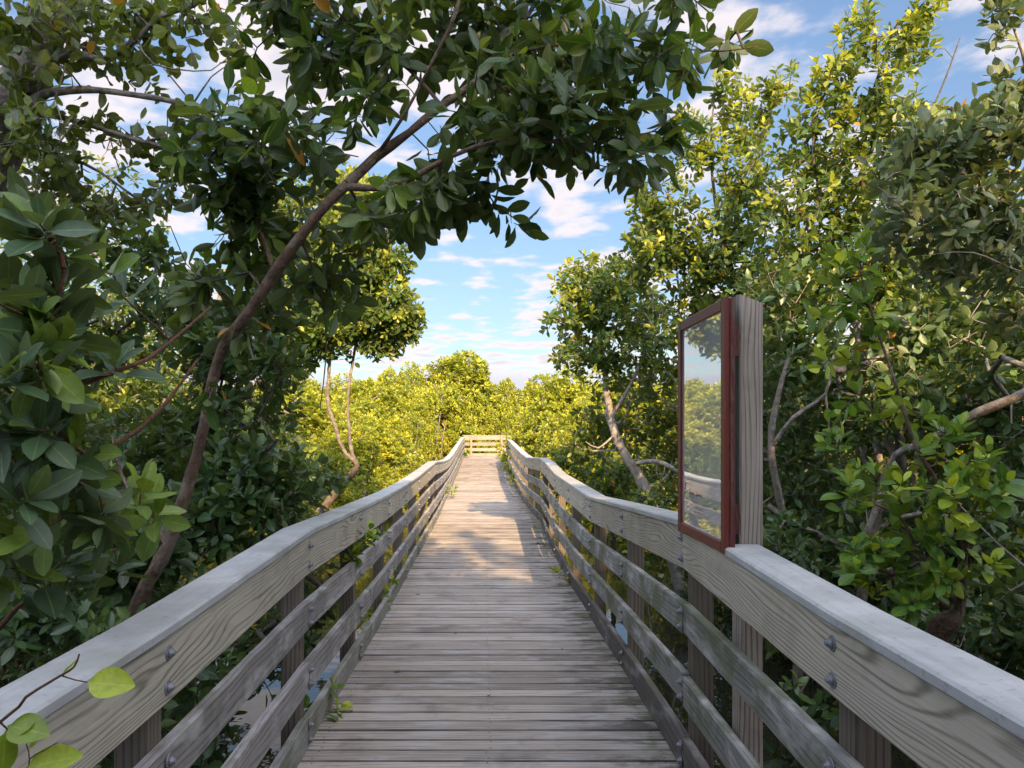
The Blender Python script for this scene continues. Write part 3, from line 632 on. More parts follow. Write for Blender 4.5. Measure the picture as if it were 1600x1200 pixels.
# ---- arching brown tree over the walkway; its main fork stays bare of leaves on the walkway side
FORK = np.concatenate([np.array([P(*q) for q in zip(np.linspace(a[0], b[0], 9), np.linspace(a[1], b[1], 9), np.linspace(a[2], b[2], 9))]) for a, b in
    (((430, 425, 2.8), (543, 288, 2.75)), ((543, 288, 2.75), (640, 205, 2.8)), ((640, 205, 2.8), (745, 125, 2.9)), ((543, 292, 2.75), (705, 245, 2.6)))])
def bare_fork(p):
    d = p[:, None]-FORK[None]; near = (np.hypot(d[..., 0], d[..., 2]) < .10) & (d[..., 1] < .06)
    return off_walk(p) & ~near.any(1)
hero('mangrove_tree', (-2.35, 3.4, WZ), 'tree with a smooth brown leaning stem arching its dark leaves over the boardwalk', [
    [(20, 1480, 3.5, 0.0419), (120, 1200, 3.3, 0.0361), (205, 965, 3.15, 0.0318), (262, 850, 3.05, 0.0289), (308, 715, 3.0, 0.0231), (327, 610, 2.95, 0.0224), (350, 540, 2.9, 0.0209), (375, 505, 2.85, 0.0209), (430, 425, 2.8, 0.0224), (490, 345, 2.75, 0.0188), (543, 288, 2.75, 0.0202)],
    [(543, 288, 2.75, 0.0209), (585, 245, 2.78, 0.0188), (640, 205, 2.8, 0.0159), (690, 165, 2.85, 0.0137), (745, 125, 2.9, 0.0123), (810, 50, 3.0, 0.0101), (860, -40, 3.1, 0.0070)],
    [(543, 292, 2.75, 0.0144), (600, 293, 2.68, 0.0123), (655, 272, 2.62, 0.0108), (705, 245, 2.6, 0.0076), (790, 216, 2.6, 0.0056), (900, 224, 2.65, 0.0045), (1020, 205, 2.7, 0.0031), (1075, 160, 2.7, 0.0019)],
    [(590, 240, 2.78, 0.0071), (628, 185, 2.7, 0.0064), (668, 110, 2.65, 0.0057), (712, 20, 2.6, 0.0070), (730, -60, 2.6, 0.0056)],
    [(745, 125, 2.9, 0.0076), (800, 85, 2.85, 0.0070), (880, 68, 2.8, 0.0063), (960, 58, 2.8, 0.0045), (1060, 75, 2.75, 0.0031), (1130, 80, 2.7, 0.0025), (1185, 72, 2.7, 0.0016)],
    [(430, 425, 2.8, 0.0101), (395, 330, 2.9, 0.0070), (355, 230, 3.0, 0.0056), (300, 160, 3.0, 0.0038), (250, 100, 3.1, 0.0025)],
    [(470, 372, 2.78, 0.0063), (500, 450, 2.9, 0.0045), (510, 540, 3.0, 0.0031), (500, 640, 3.1, 0.0019)],
    [(262, 850, 3.05, 0.0144), (225, 800, 3.2, 0.0116), (190, 740, 3.3, 0.0070), (175, 680, 3.35, 0.0050)],
    [(690, 165, 2.85, 0.0076), (640, 110, 2.95, 0.0063), (560, 50, 3.0, 0.0050), (490, -20, 3.0, 0.0038)]],
    [(450, 50, 3.1, 95, 85, .45, 60), (560, 70, 3.1, 90, 90, .5, 52), (690, 60, 3.0, 110, 95, .5, 85), (820, 70, 3.0, 120, 90, .5, 95), (950, 100, 2.85, 95, 90, .45, 65),
     (1040, 40, 2.9, 75, 65, .35, 26), (1060, 110, 2.75, 60, 45, .3, 12), (1160, 62, 2.72, 48, 38, .15, 15), (1105, 100, 2.72, 40, 40, .15, 8), (1190, 50, 2.72, 20, 20, .08, 4), (760, 170, 2.8, 110, 70, .4, 62), (880, 200, 2.75, 100, 65, .35, 56),
     (1000, 225, 2.7, 60, 48, .25, 17), (640, 310, 2.7, 75, 55, .3, 34), (735, 300, 2.7, 65, 60, .3, 40), (805, 325, 2.65, 48, 36, .2, 24), (690, 290, 2.75, 70, 60, .2, 14), (540, 340, 2.8, 60, 55, .35, 22),
     (430, 230, 2.95, 110, 90, .4, 62), (330, 290, 2.9, 90, 80, .35, 52), (390, 380, 2.9, 90, 70, .4, 50), (500, 450, 3.0, 60, 65, .3, 24), (430, 520, 3.0, 60, 75, .3, 30),
     (520, 560, 3.1, 48, 65, .25, 26), (485, 610, 3.1, 42, 42, .2, 16), (540, 610, 3.15, 28, 42, .15, 10), (300, 400, 3.1, 90, 70, .3, 30), (360, 470, 3.1, 60, 60, .3, 16), (600, 190, 2.8, 60, 60, .3, 16), (750, -50, 3.0, 350, 60, .5, 70), (370, 520, 2.62, 40, 50, .1, 9), (440, 430, 2.62, 50, 40, .1, 8), (340, 640, 2.75, 26, 30, .08, 3)],
    11, 'leaf_canopy', 'bark_brown', .106, ratio=.19, kind='hi', per=(5, 8), young=.07, droop=.32, gap=-.75, gs=6.5, dense=.95, szvar=.5, upmix=.1, twigmat='bark_dark', rt=.0019, clip=bare_fork)

# ---- big leaved bush at the left edge of the picture
hero('mangrove_bush', (-1.75, 2.0, WZ), 'leafy bush with large smooth green leaves and yellow green buds, nearest above the left railing', [
    [(-330, 1850, 2.2, .022), (-200, 1400, 2.1, .018), (-80, 900, 1.95, .014), (0, 700, 1.85, .011), (60, 600, 1.8, .008), (100, 420, 1.75, .005)],
    [(-120, 1050, 2.0, .012), (20, 742, 1.95, .009), (110, 725, 1.9, .008), (180, 695, 1.9, .007), (250, 640, 1.95, .005), (310, 560, 2.0, .003)],
    [(0, 700, 1.85, .009), (130, 600, 1.95, .007), (230, 560, 2.1, .006), (330, 480, 2.2, .004)],
    [(-200, 1300, 2.1, .012), (-20, 1000, 2.1, .009), (100, 900, 2.2, .006), (200, 850, 2.3, .004)]],
    [(60, 380, 1.75, 70, 70, .15, 7), (180, 380, 1.8, 90, 60, .2, 10), (90, 470, 1.7, 90, 60, .2, 10), (230, 440, 2.0, 90, 60, .25, 12), (330, 470, 2.2, 60, 60, .2, 8), (60, 580, 1.7, 90, 70, .2, 11),
     (190, 560, 1.85, 90, 70, .25, 13), (310, 570, 2.15, 70, 60, .2, 9), (60, 690, 1.8, 90, 70, .2, 10), (180, 680, 1.95, 90, 70, .25, 13), (100, 790, 1.85, 90, 55, .2, 10), (200, 790, 2.1, 70, 50, .2, 8),
     (30, 880, 2.0, 70, 60, .2, 7), (-60, 560, 1.8, 70, 300, .3, 20), (330, 640, 2.3, 60, 50, .2, 7), (130, 880, 2.3, 60, 45, .2, 6)],
    12, 'leaf_big', 'twig_red', .122, ratio=.215, kind='hi', per=(6, 9), young=.22, droop=.0, gap=-9, upmix=.75, rt=.0026, clip=lambda p: p[:, 0] < -.98-.02, open_=(12, 92), along=.04, trunkname='stems', cat='bush', upn=.1)

# ---- grey trunk in the top left corner
hero('buttonwood_tree', (-3.6, 4.0, WZ), 'olive leaved tree with a thick rough grey trunk leaning across the top left corner', [
    [(-260, 1400, 4.3, .17), (-180, 900, 4.1, .15), (-90, 480, 3.9, .125), (-5, 250, 3.7, .105), (35, 140, 3.6, .10), (78, 15, 3.5, .095), (110, -120, 3.5, .08), (140, -260, 3.6, .05)],
    [(30, 160, 3.6, .04), (70, 105, 3.5, .028), (110, 80, 3.4, .022), (160, 92, 3.35, .016), (215, 60, 3.3, .012), (250, 25, 3.3, .010), (300, 10, 3.3, .008), (350, -20, 3.3, .006)],
    [(30, 175, 3.6, .035), (70, 145, 3.5, .022), (130, 140, 3.4, .017), (210, 148, 3.35, .013), (300, 165, 3.3, .011), (370, 182, 3.3, .008), (430, 215, 3.3, .006), (500, 232, 3.3, .004), (560, 245, 3.3, .003)],
    [(15, 200, 3.7, .025), (60, 180, 3.6, .016), (130, 192, 3.5, .013), (200, 215, 3.45, .010), (270, 235, 3.4, .007), (330, 270, 3.4, .004)],
    [(0, 240, 3.7, .02), (60, 245, 3.7, .012), (130, 255, 3.6, .008), (200, 300, 3.6, .005)],
    [(215, 60, 3.3, .006), (240, 100, 3.3, .004), (330, 110, 3.35, .0025), (365, 75, 3.4, .0015)],
    [(300, 165, 3.3, .005), (330, 120, 3.3, .003), (360, 100, 3.35, .002)]],
    [(150, 30, 3.4, 90, 45, .35, 26), (60, 60, 3.3, 70, 60, .25, 14), (240, 40, 3.4, 70, 40, .3, 20), (200, 110, 3.4, 60, 35, .3, 9), (330, 45, 3.4, 45, 35, .25, 12), (130, 215, 3.5, 85, 45, .35, 28), (220, 240, 3.5, 80, 45, .3, 30),
     (60, 230, 3.4, 60, 60, .3, 16), (310, 200, 3.4, 60, 40, .25, 12), (190, 300, 3.6, 110, 50, .35, 34), (60, 320, 3.7, 80, 60, .35, 26), (20, 120, 3.4, 40, 90, .25, 12), (420, 190, 3.4, 60, 40, .25, 12), (-60, 100, 3.6, 60, 300, .4, 40), (100, -60, 3.5, 250, 50, .4, 40)],
    13, 'leaf_olive', 'bark_grey', .078, ratio=.29, kind='hi', per=(4, 8), young=.12, droop=.15, gap=-1.2, gs=6, upmix=.1, rt=.0022, wob=.3, along=.09, dense=1.45)

# ---- undergrowth below and behind the arching tree
hero('mangrove_bush', (-2.5, 4.4, WZ), 'dense dark shrub behind the brown stem, leaning on the outside of the left railing', [
    [(100, 1150, 4.6, .03), (200, 950, 4.4, .025), (330, 800, 4.2, .018), (430, 690, 4.0, .010)], [(200, 950, 4.4, .02), (120, 880, 4.2, .013), (60, 820, 4.1, .008)], [(330, 800, 4.2, .014), (400, 690, 4.5, .010), (355, 640, 4.6, .008), (310, 520, 4.7, .006), (240, 440, 4.8, .004)]],
    [(440, 740, 4.2, 95, 70, .4, 70), (330, 690, 4.4, 110, 80, .5, 70), (360, 800, 4.0, 120, 60, .4, 72), (250, 850, 3.8, 110, 60, .4, 56), (230, 720, 4.6, 120, 90, .5, 66), (130, 900, 3.6, 120, 70, .4, 50), (60, 800, 4.4, 140, 110, .5, 70),
     (60, 980, 3.2, 110, 60, .3, 30), (530, 760, 5.2, 40, 38, .3, 16), (480, 800, 4.4, 60, 40, .3, 22), (-60, 900, 4, 120, 250, .6, 80), (420, 620, 5.0, 70, 60, .4, 34), (330, 530, 4.6, 90, 70, .45, 84), (250, 450, 4.8, 110, 75, .45, 96), (420, 560, 4.3, 55, 50, .35, 36), (150, 400, 4.9, 120, 85, .45, 96), (430, 470, 4.6, 45, 60, .3, 28), (90, 520, 4.6, 110, 90, .4, 60)],
    14, 'leaf_dark', 'bark_dark', .105, ratio=.23, kind='mid', per=(6, 9), young=.1, droop=.05, gap=-1.6, upmix=.5, clip=off_walk, cat='bush', trunkname='stems')
hero('mangrove_bush', (-1.9, 3.2, WZ), 'low dark growth seen through the gaps of the left railing', [
    [(200, 1350, 3.4, .022), (330, 1150, 3.2, .016), (420, 1050, 3.4, .010), (520, 930, 4.2, .006)], [(200, 1350, 3.4, .02), (120, 1200, 3.0, .012), (60, 1120, 2.9, .008)]],
    [(330, 1100, 3.2, 110, 80, .3, 40), (240, 1010, 3.0, 110, 60, .3, 28), (440, 1000, 4.0, 60, 60, .4, 34), (500, 900, 5.2, 60, 50, .5, 30), (330, 1220, 3.0, 90, 60, .3, 24), (150, 1150, 2.8, 120, 90, .3, 30), (560, 850, 6.6, 40, 34, .5, 22), (600, 800, 8.5, 34, 30, .6, 24), (470, 1110, 3.6, 60, 50, .3, 20), (400, 1180, 3.2, 60, 50, .3, 16), (415, 1040, 4.6, 70, 60, .5, 60), (410, 1110, 4.3, 50, 45, .4, 60), (440, 1090, 3.8, 40, 40, .3, 26), (320, 1070, 4.3, 70, 60, .5, 44), (480, 970, 5.4, 44, 44, .5, 34), (640, 790, 11, 26, 24, .8, 26)],
    15, 'leaf_dark', 'bark_dark', .10, ratio=.24, per=(5, 8), young=.14, gap=-1.8, upmix=.5, clip=off_walk, cat='bush', trunkname='stems')

# ---- middle distance, left
hero('mangrove_tree', (-2.3, 9.6, WZ), 'slender twin stemmed tree with a rounded olive crown past the arching brown stem', [
    [(500, 800, 10.2, 0.062), (528, 765, 10.0, 0.056), (556, 728, 9.8, 0.043), (540, 710, 9.7, 0.028), (524, 670, 9.6, 0.026), (512, 620, 9.6, 0.024), (520, 540, 9.5, 0.020), (548, 470, 9.5, 0.016), (560, 400, 9.5, 0.012), (575, 330, 9.5, 0.007)],
    [(556, 728, 9.8, 0.031), (546, 680, 9.7, 0.022), (545, 610, 9.6, 0.020), (556, 540, 9.6, 0.017), (572, 470, 9.5, 0.014), (610, 420, 9.4, 0.009), (645, 400, 9.4, 0.004)],
    [(546, 480, 9.5, 0.011), (500, 430, 9.6, 0.009), (440, 390, 9.7, 0.006)], [(572, 475, 9.5, 0.009), (610, 480, 9.4, 0.006), (650, 450, 9.4, 0.003)], [(520, 560, 9.5, 0.010), (470, 520, 9.7, 0.006), (430, 500, 9.8, 0.004)]],
    [(600, 415, 9.5, 58, 40, .7, 130), (605, 465, 9.5, 40, 40, .5, 80), (638, 490, 9.3, 20, 16, .3, 14), (560, 370, 9.5, 80, 50, .8, 150), (530, 440, 9.6, 80, 60, .8, 170), (600, 505, 9.4, 46, 36, .5, 70), (640, 400, 9.4, 24, 30, .3, 30), (470, 430, 9.8, 80, 80, .8, 150), (540, 320, 9.6, 80, 40, .8, 90), (460, 340, 10, 110, 60, .8, 110), (520, 530, 9.6, 60, 30, .5, 50), (500, 500, 9.3, 70, 60, .5, 110), (590, 470, 9.3, 60, 60, .5, 80), (655, 400, 9.5, 10, 12, .2, 8), (650, 490, 9.5, 12, 18, .2, 10), (620, 540, 9.5, 18, 12, .2, 8), (455, 480, 9.9, 75, 90, .7, 190), (440, 560, 9.7, 50, 55, .5, 90), (560, 300, 9.8, 70, 50, .7, 80), (500, 330, 9.8, 90, 70, .8, 130), (590, 540, 9.5, 40, 24, .3, 24), (640, 510, 9.4, 22, 30, .3, 22)],
    16, 'leaf_mid', 'bark_grey', .105, ratio=.26, kind='mid', per=(6, 9), young=.12, droop=.1, gap=-1.55, gs=3.2, rt=.003, along=.1, dense=1.5, topy=.15)
hero('mangrove_tree', (-4.2, 9.8, WZ), 'shaded tree with hanging olive foliage behind the dark shrub on the left', [
    [(250, 900, 10, .09), (300, 700, 10, .07), (330, 560, 10, .05), (350, 420, 10, .03)], [(300, 700, 10, .05), (390, 610, 9.6, .035), (440, 570, 9.4, .02)], [(320, 600, 10, .04), (230, 480, 10.2, .03), (150, 400, 10.2, .02)]],
    [(400, 680, 9.2, 80, 60, .7, 150), (340, 600, 9.6, 110, 80, .8, 210), (230, 520, 10, 130, 100, 1, 240), (90, 480, 10, 140, 140, 1, 260), (250, 700, 10, 140, 90, 1, 220), (450, 720, 8.6, 50, 45, .5, 80), (120, 300, 10.5, 170, 110, 1, 150), (60, 720, 9, 140, 140, 1, 200), (380, 520, 10, 50, 60, .6, 60)],
    17, 'leaf_mid', 'bark_grey', .105, ratio=.26, kind='mid', per=(6, 9), young=.06, droop=.15, gap=-1.7, rt=.0035)

# ---- right side
hero('mangrove_tree', (2.6, 9.2, WZ), 'tree with a crooked pale trunk and small dark leaves, left of the glass case', [
    [(1065, 930, 8.9, .085), (1040, 830, 8.9, .078), (1015, 785, 8.9, .07), (1000, 745, 8.9, .064), (970, 700, 8.9, .055), (955, 655, 8.95, .048), (948, 600, 9, .040), (940, 545, 9, .03), (930, 480, 9, .022), (915, 430, 9, .014)],
    [(955, 655, 8.95, .025), (985, 600, 8.8, .022), (1010, 540, 8.7, .018), (1020, 460, 8.7, .012)], [(990, 725, 8.9, .03), (1030, 722, 8.6, .028), (1075, 740, 8.4, .024), (1120, 730, 8.3, .02)],
    [(945, 560, 9, .018), (900, 520, 9.1, .012), (865, 500, 9.2, .007)], [(960, 680, 8.9, .014), (935, 700, 8.7, .010), (915, 690, 8.6, .006)]],
    [(930, 440, 9, 60, 42, .6, 120), (895, 500, 9, 58, 36, .6, 100), (970, 470, 9, 70, 60, .7, 160), (900, 560, 9, 42, 28, .4, 40), (960, 560, 9, 70, 55, .7, 120), (1020, 540, 8.8, 70, 70, .7, 150), (950, 690, 8.7, 50, 40, .4, 60), (1010, 640, 8.8, 60, 60, .5, 80), (935, 620, 8.9, 30, 40, .3, 24), (1010, 790, 8.6, 60, 34, .4, 60), (990, 620, 9.8, 80, 70, .55, 150), (1030, 700, 9.8, 60, 60, .5, 90), (930, 670, 9.7, 42, 45, .5, 70), (900, 700, 9.9, 26, 26, .4, 30), (1090, 620, 9.6, 60, 90, .5, 120), (890, 450, 9, 30, 38, .4, 40), (1040, 720, 8.8, 50, 50, .4, 60)],
    21, 'leaf_mid', 'bark_pale', .10, ratio=.25, kind='mid', per=(6, 9), young=.1, droop=.05, gap=-1.3, gs=3.5, rt=.0032, topy=.25, dense=1.05, clip=lambda p: ~((p[:, 1] < 9.12) & (p[:, 2] < 2.1) & (p[:, 2] > .9)))
hero('mangrove_tree', (3.2, 8.0, WZ), 'tree with a yellow green top above and left of the glass case', [
    [(1230, 1000, 7.8, 0.0455), (1210, 800, 7.6, 0.0390), (1180, 620, 7.4, 0.0325), (1150, 450, 7.3, 0.0247), (1120, 330, 7.2, 0.0169), (1110, 220, 7.2, 0.0097), (1120, 130, 7.2, 0.0052)],
    [(1150, 450, 7.3, 0.0163), (1080, 390, 7.2, 0.0117), (1020, 330, 7.2, 0.0065), (1000, 260, 7.2, 0.0033)], [(1120, 330, 7.2, 0.0117), (1180, 250, 7.1, 0.0078), (1210, 160, 7.1, 0.0039)], [(1180, 620, 7.4, 0.0195), (1100, 560, 7.4, 0.0130), (1060, 500, 7.4, 0.0078)]],
    [(1035, 320, 7.3, 52, 62, .6, 100), (1010, 400, 7.3, 46, 46, .5, 60), (1085, 240, 7.2, 48, 55, .5, 66), (1080, 380, 7.3, 80, 80, .7, 150), (1150, 300, 7.2, 70, 90, .6, 130), (1170, 180, 7.2, 42, 60, .4, 50), (1130, 140, 7.2, 24, 34, .2, 12), (1060, 190, 7.2, 26, 26, .2, 12), (1160, 440, 7.2, 90, 90, .7, 160), (1090, 510, 7.4, 70, 70, .5, 80), (1225, 130, 7.0, 26, 34, .3, 14)],
    22, 'leaf_mid', 'bark_dark', .092, ratio=.235, kind='mid', per=(6, 9), young=.16, droop=.0, gap=-1.5, gs=3.2, rt=.0026, upmix=.8, topy=.3, dense=1.5)
hero('mangrove_tree', (3.6, 6.0, WZ), 'tallest tree on the right, its twigs reaching the top edge of the picture', [
    [(1480, 1200, 6.2, 0.0520), (1430, 900, 6.0, 0.0455), (1400, 650, 5.9, 0.0390), (1370, 450, 5.8, 0.0292), (1350, 300, 5.7, 0.0195), (1360, 160, 5.6, 0.0117), (1400, 50, 5.6, 0.0059)],
    [(1370, 450, 5.8, 0.0195), (1300, 350, 5.7, 0.0130), (1270, 230, 5.7, 0.0078), (1300, 110, 5.7, 0.0046)], [(1350, 300, 5.7, 0.0130), (1450, 180, 5.6, 0.0078), (1500, 60, 5.6, 0.0046)], [(1400, 620, 5.9, 0.0195), (1280, 560, 5.8, 0.0130), (1200, 500, 5.8, 0.0078)]],
    [(1270, 210, 5.7, 50, 75, .5, 52), (1300, 120, 5.6, 36, 50, .35, 22), (1345, 60, 5.5, 36, 60, .3, 26), (1370, 170, 5.6, 55, 70, .4, 50), (1420, 70, 5.6, 36, 60, .3, 28), (1330, 280, 5.7, 85, 85, .5, 100), (1430, 230, 5.6, 80, 80, .5, 86), (1240, 350, 5.8, 75, 80, .5, 90), (1340, 420, 5.8, 110, 90, .6, 150), (1460, 400, 5.8, 110, 110, .6, 150), (1230, 470, 5.8, 70, 60, .5, 60), (1570, 300, 5.8, 90, 160, .6, 130), (1450, 10, 5.5, 30, 40, .2, 12)],
    23, 'leaf_mid', 'bark_dark', .085, ratio=.235, kind='mid', per=(6, 9), young=.14, droop=.0, gap=-1.5, gs=4, rt=.0022, upmix=.8, topy=.3, dense=1.5)
hero('buttonwood_tree', (3.4, 3.6, WZ), 'greyish leaved tree reaching in from the right edge with bare pale twigs', [
    [(1900, 700, 4.0, .05), (1780, 470, 3.8, .04), (1680, 380, 3.6, .030), (1600, 335, 3.5, .024), (1540, 305, 3.4, .018), (1500, 270, 3.35, .012), (1465, 225, 3.3, .008), (1420, 190, 3.3, .005)],
    [(1700, 390, 3.6, .012), (1590, 345, 3.4, .006), (1500, 350, 3.3, .004), (1420, 330, 3.2, .003), (1370, 290, 3.2, .002)], [(1680, 420, 3.5, .010), (1600, 425, 3.3, .004), (1520, 395, 3.2, .003), (1440, 400, 3.2, .002)],
    [(1680, 300, 3.5, .014), (1620, 160, 3.3, .010), (1590, 60, 3.2, .006), (1565, -10, 3.2, .004)]],
    [(1575, 200, 3.4, 45, 60, .2, 22), (1490, 210, 3.3, 75, 60, .3, 46), (1430, 250, 3.3, 60, 50, .25, 34), (1550, 230, 3.4, 70, 90, .3, 48), (1500, 310, 3.4, 90, 55, .3, 48), (1420, 330, 3.3, 60, 55, .3, 30), (1570, 370, 3.4, 80, 60, .3, 36), (1470, 400, 3.5, 90, 50, .3, 34), (1590, 130, 3.3, 34, 70, .2, 18), (1565, 25, 3.2, 26, 36, .15, 9), (1660, 250, 3.5, 60, 180, .3, 40), (1600, 470, 3.6, 90, 60, .3, 26)],
    24, 'leaf_grey', 'bark_pale', .082, ratio=.22, kind='hi', per=(6, 10), young=.15, droop=.0, gap=-1.5, gs=6, rt=.0020, upmix=.45, wob=.25, along=.12)
hero('mangrove_shrub', (1.75, 2.5, WZ), 'young shrub with oval bright green leaves sprouting from a thick stump beside the right railing', [
    [(1500, 1560, 2.7, .060), (1460, 1200, 2.6, .052), (1462, 1010, 2.5, .042), (1490, 965, 2.48, .030), (1500, 940, 2.46, .016), (1500, 860, 2.42, .009), (1470, 760, 2.4, .007), (1432, 700, 2.4, .006), (1400, 600, 2.42, .005), (1372, 520, 2.45, .004), (1345, 430, 2.5, .003)],
    [(1490, 940, 2.46, .010), (1430, 850, 2.4, .006), (1400, 800, 2.4, .004), (1330, 780, 2.4, .003)], [(1500, 930, 2.46, .010), (1520, 800, 2.4, .006), (1560, 740, 2.35, .003)], [(1480, 950, 2.48, .010), (1400, 900, 2.4, .005), (1340, 880, 2.4, .003)]],
    [(1335, 415, 2.5, 38, 55, .12, 9), (1310, 480, 2.5, 45, 45, .12, 6), (1375, 500, 2.45, 40, 60, .12, 5), (1300, 560, 2.5, 40, 30, .1, 3), (1360, 640, 2.45, 60, 50, .15, 6), (1460, 700, 2.4, 60, 60, .2, 11), (1540, 760, 2.35, 50, 50, .15, 8), (1430, 780, 2.4, 70, 50, .2, 13), (1350, 760, 2.4, 50, 50, .15, 7), (1460, 860, 2.4, 80, 50, .2, 15), (1370, 880, 2.4, 60, 40, .15, 11), (1290, 900, 2.45, 40, 40, .1, 5), (1420, 930, 2.4, 60, 34, .15, 8), (1310, 680, 2.45, 30, 40, .1, 4)],
    25, 'leaf_bright', 'bark_brown', .070, ratio=.25, kind='hi', per=(5, 8), young=.25, dense=1.15, droop=.0, gap=-9, rt=.0016, upmix=.7, clip=off_walk, cat='shrub', open_=(15, 85), along=.05)

# ---- thicket behind the right railing
hero('mangrove_bush', (2.9, 5.0, WZ), 'dark glossy thicket filling the bank behind the tall grey post', [
    [(1250, 1150, 5.2, .035), (1240, 900, 5.0, .028), (1205, 700, 4.9, .022), (1230, 560, 4.9, .014)], [(1330, 1050, 4.8, .035), (1385, 740, 4.6, .028), (1450, 690, 4.4, .026), (1530, 645, 4.3, .027), (1610, 610, 4.2, .03), (1750, 520, 4.2, .034)],
    [(1205, 700, 4.9, .016), (1240, 652, 4.8, .013), (1290, 615, 4.8, .010), (1300, 560, 4.8, .006)], [(1240, 900, 5, .02), (1160, 780, 5.2, .013), (1120, 700, 5.4, .009)], [(1385, 740, 4.6, .02), (1340, 850, 4.6, .018), (1270, 830, 4.8, .016), (1200, 790, 5.0, .02)],
    [(1600, 780, 3.8, .008), (1520, 745, 3.9, .006), (1440, 690, 4.0, .004)], [(1620, 900, 3.6, .007), (1560, 850, 3.7, .005), (1500, 790, 3.8, .003)]],
    [(1240, 560, 5.2, 90, 70, .5, 90), (1340, 620, 5.2, 100, 90, .5, 110), (1470, 580, 5.2, 110, 100, .6, 130), (1580, 660, 4.9, 80, 120, .5, 100), (1240, 720, 5.6, 80, 80, .5, 90), (1270, 850, 4.6, 80, 50, .35, 62), (1380, 820, 5.2, 110, 90, .5, 100), (1520, 850, 4.8, 110, 90, .5, 100), (1480, 990, 4.2, 120, 60, .4, 66), (1590, 960, 3.8, 60, 70, .3, 36), (1160, 620, 6.2, 90, 90, .6, 110), (1140, 780, 6.4, 80, 60, .5, 70), (1230, 460, 5.4, 90, 50, .5, 60), (1480, 480, 5.4, 120, 50, .5, 70), (1060, 760, 7.2, 50, 40, .4, 36), (1700, 700, 4.8, 90, 300, .6, 120)],
    26, 'leaf_dark', 'bark_grey', .100, ratio=.24, kind='mid', per=(6, 9), young=.08, droop=.05, gap=-1.5, upmix=.5, clip=off_walk, cat='bush', trunkname='stems', rt=.0022, wob=.3)
hero('mangrove_bush', (1.75, 3.4, WZ), 'low leaves seen between the boards of the right railing', [
    [(1290, 1500, 3.4, .02), (1270, 1250, 3.2, .014), (1230, 1080, 3.3, .008)], [(1290, 1500, 3.4, .02), (1380, 1150, 3.0, .010), (1420, 1080, 2.9, .006)], [(1290, 1500, 3.4, .014), (1060, 1200, 4.4, .008), (1060, 1060, 4.8, .005)]],
    [(1260, 1130, 3.2, 80, 90, .25, 22), (1370, 1110, 2.9, 60, 50, .2, 10), (1220, 990, 4.0, 60, 60, .3, 16), (1080, 1080, 4.8, 40, 50, .3, 9), (960, 860, 7.0, 34, 34, .3, 14), (1000, 900, 6.0, 40, 40, .3, 14), (1330, 1000, 3.3, 60, 40, .2, 8)],
    27, 'leaf_dark', 'bark_dark', .088, ratio=.29, per=(4, 7), young=.2, gap=-9, upmix=.5, clip=off_walk, cat='bush', trunkname='stems')
hero('mangrove_bush', (2.1, 11.5, WZ), 'half shaded bush behind the right railing below the crooked pale trunk', [
    [(960, 860, 11.4, .04), (950, 760, 11.4, .03), (940, 700, 11.4, .02)]],
    [(930, 740, 11.5, 46, 40, .7, 100), (890, 720, 12, 30, 26, .6, 50), (970, 760, 10.8, 50, 36, .6, 80), (1010, 800, 9.8, 50, 30, .5, 60), (950, 800, 10.5, 50, 30, .5, 50)],
    28, 'leaf_mid', 'bark_dark', .105, ratio=.26, kind='mid', per=(6, 9), young=.12, gap=-1.5, clip=off_walk, cat='bush', trunkname='stems', rt=.003)

# ---- small shoots that push through or over the railings
def sprig(base, pts, leaves, label, leaf='leaf_bright', r=.0022, cat='shoot', bk='twig_red', name='leafy_shoot', seed=1, size=.05, ratio=.3, per=(3, 5)):
    rg = np.random.default_rng(seed); root = empty(name, tuple(base), label, cat)
    paths = [smooth_path(np.array([(*q[:3], q[3]) for q in p]), .02) for p in pts]
    V, Q = limb_mesh(paths, 7, .04, rg); link('stem', np_mesh('stem', V, Q, [], {}, True), M[bk], root)
    if isinstance(leaves, int):
        ends = np.array([p[-1][:3] for p in pts]+[p[len(p)//2][:3] for p in pts]); ax = np.array([np.array(p[-1][:3])-np.array(p[0][:3]) for p in pts]*2); ax = norm(ax)+np.array((0, 0, .3))
        A = rosettes(ends, ax, size, ratio, per, 'hi', .3, .1, (20, 90), .03, rg=rg)
    else:
        a = np.array([l_[:6] for l_ in leaves], float); A = (a[:, :3], a[:, 3:6], np.array([l_[6] for l_ in leaves], float), np.array([l_[7] for l_ in leaves]), np.array([l_[8] for l_ in leaves]), np.array([l_[9] for l_ in leaves]), np.array([l_[10] for l_ in leaves]))
    link('leaves', leaves_mesh('leaves', *A, 'fine' if not isinstance(leaves, int) else 'hi', rg=rg, curl=.10), M[leaf], root); return root
def pl(x, y, Y, r): return (*P(x, y, Y), r)
def lf(x, y, Y, x2, y2, Y2, wr, up, rn, tn):
    a, b = P(x, y, Y), P(x2, y2, Y2); d = b-a; ln = float(np.linalg.norm(d)); return (*a, *d, up, ln, ln*wr, rn, tn)
U1 = (-.25, -.75, .6)
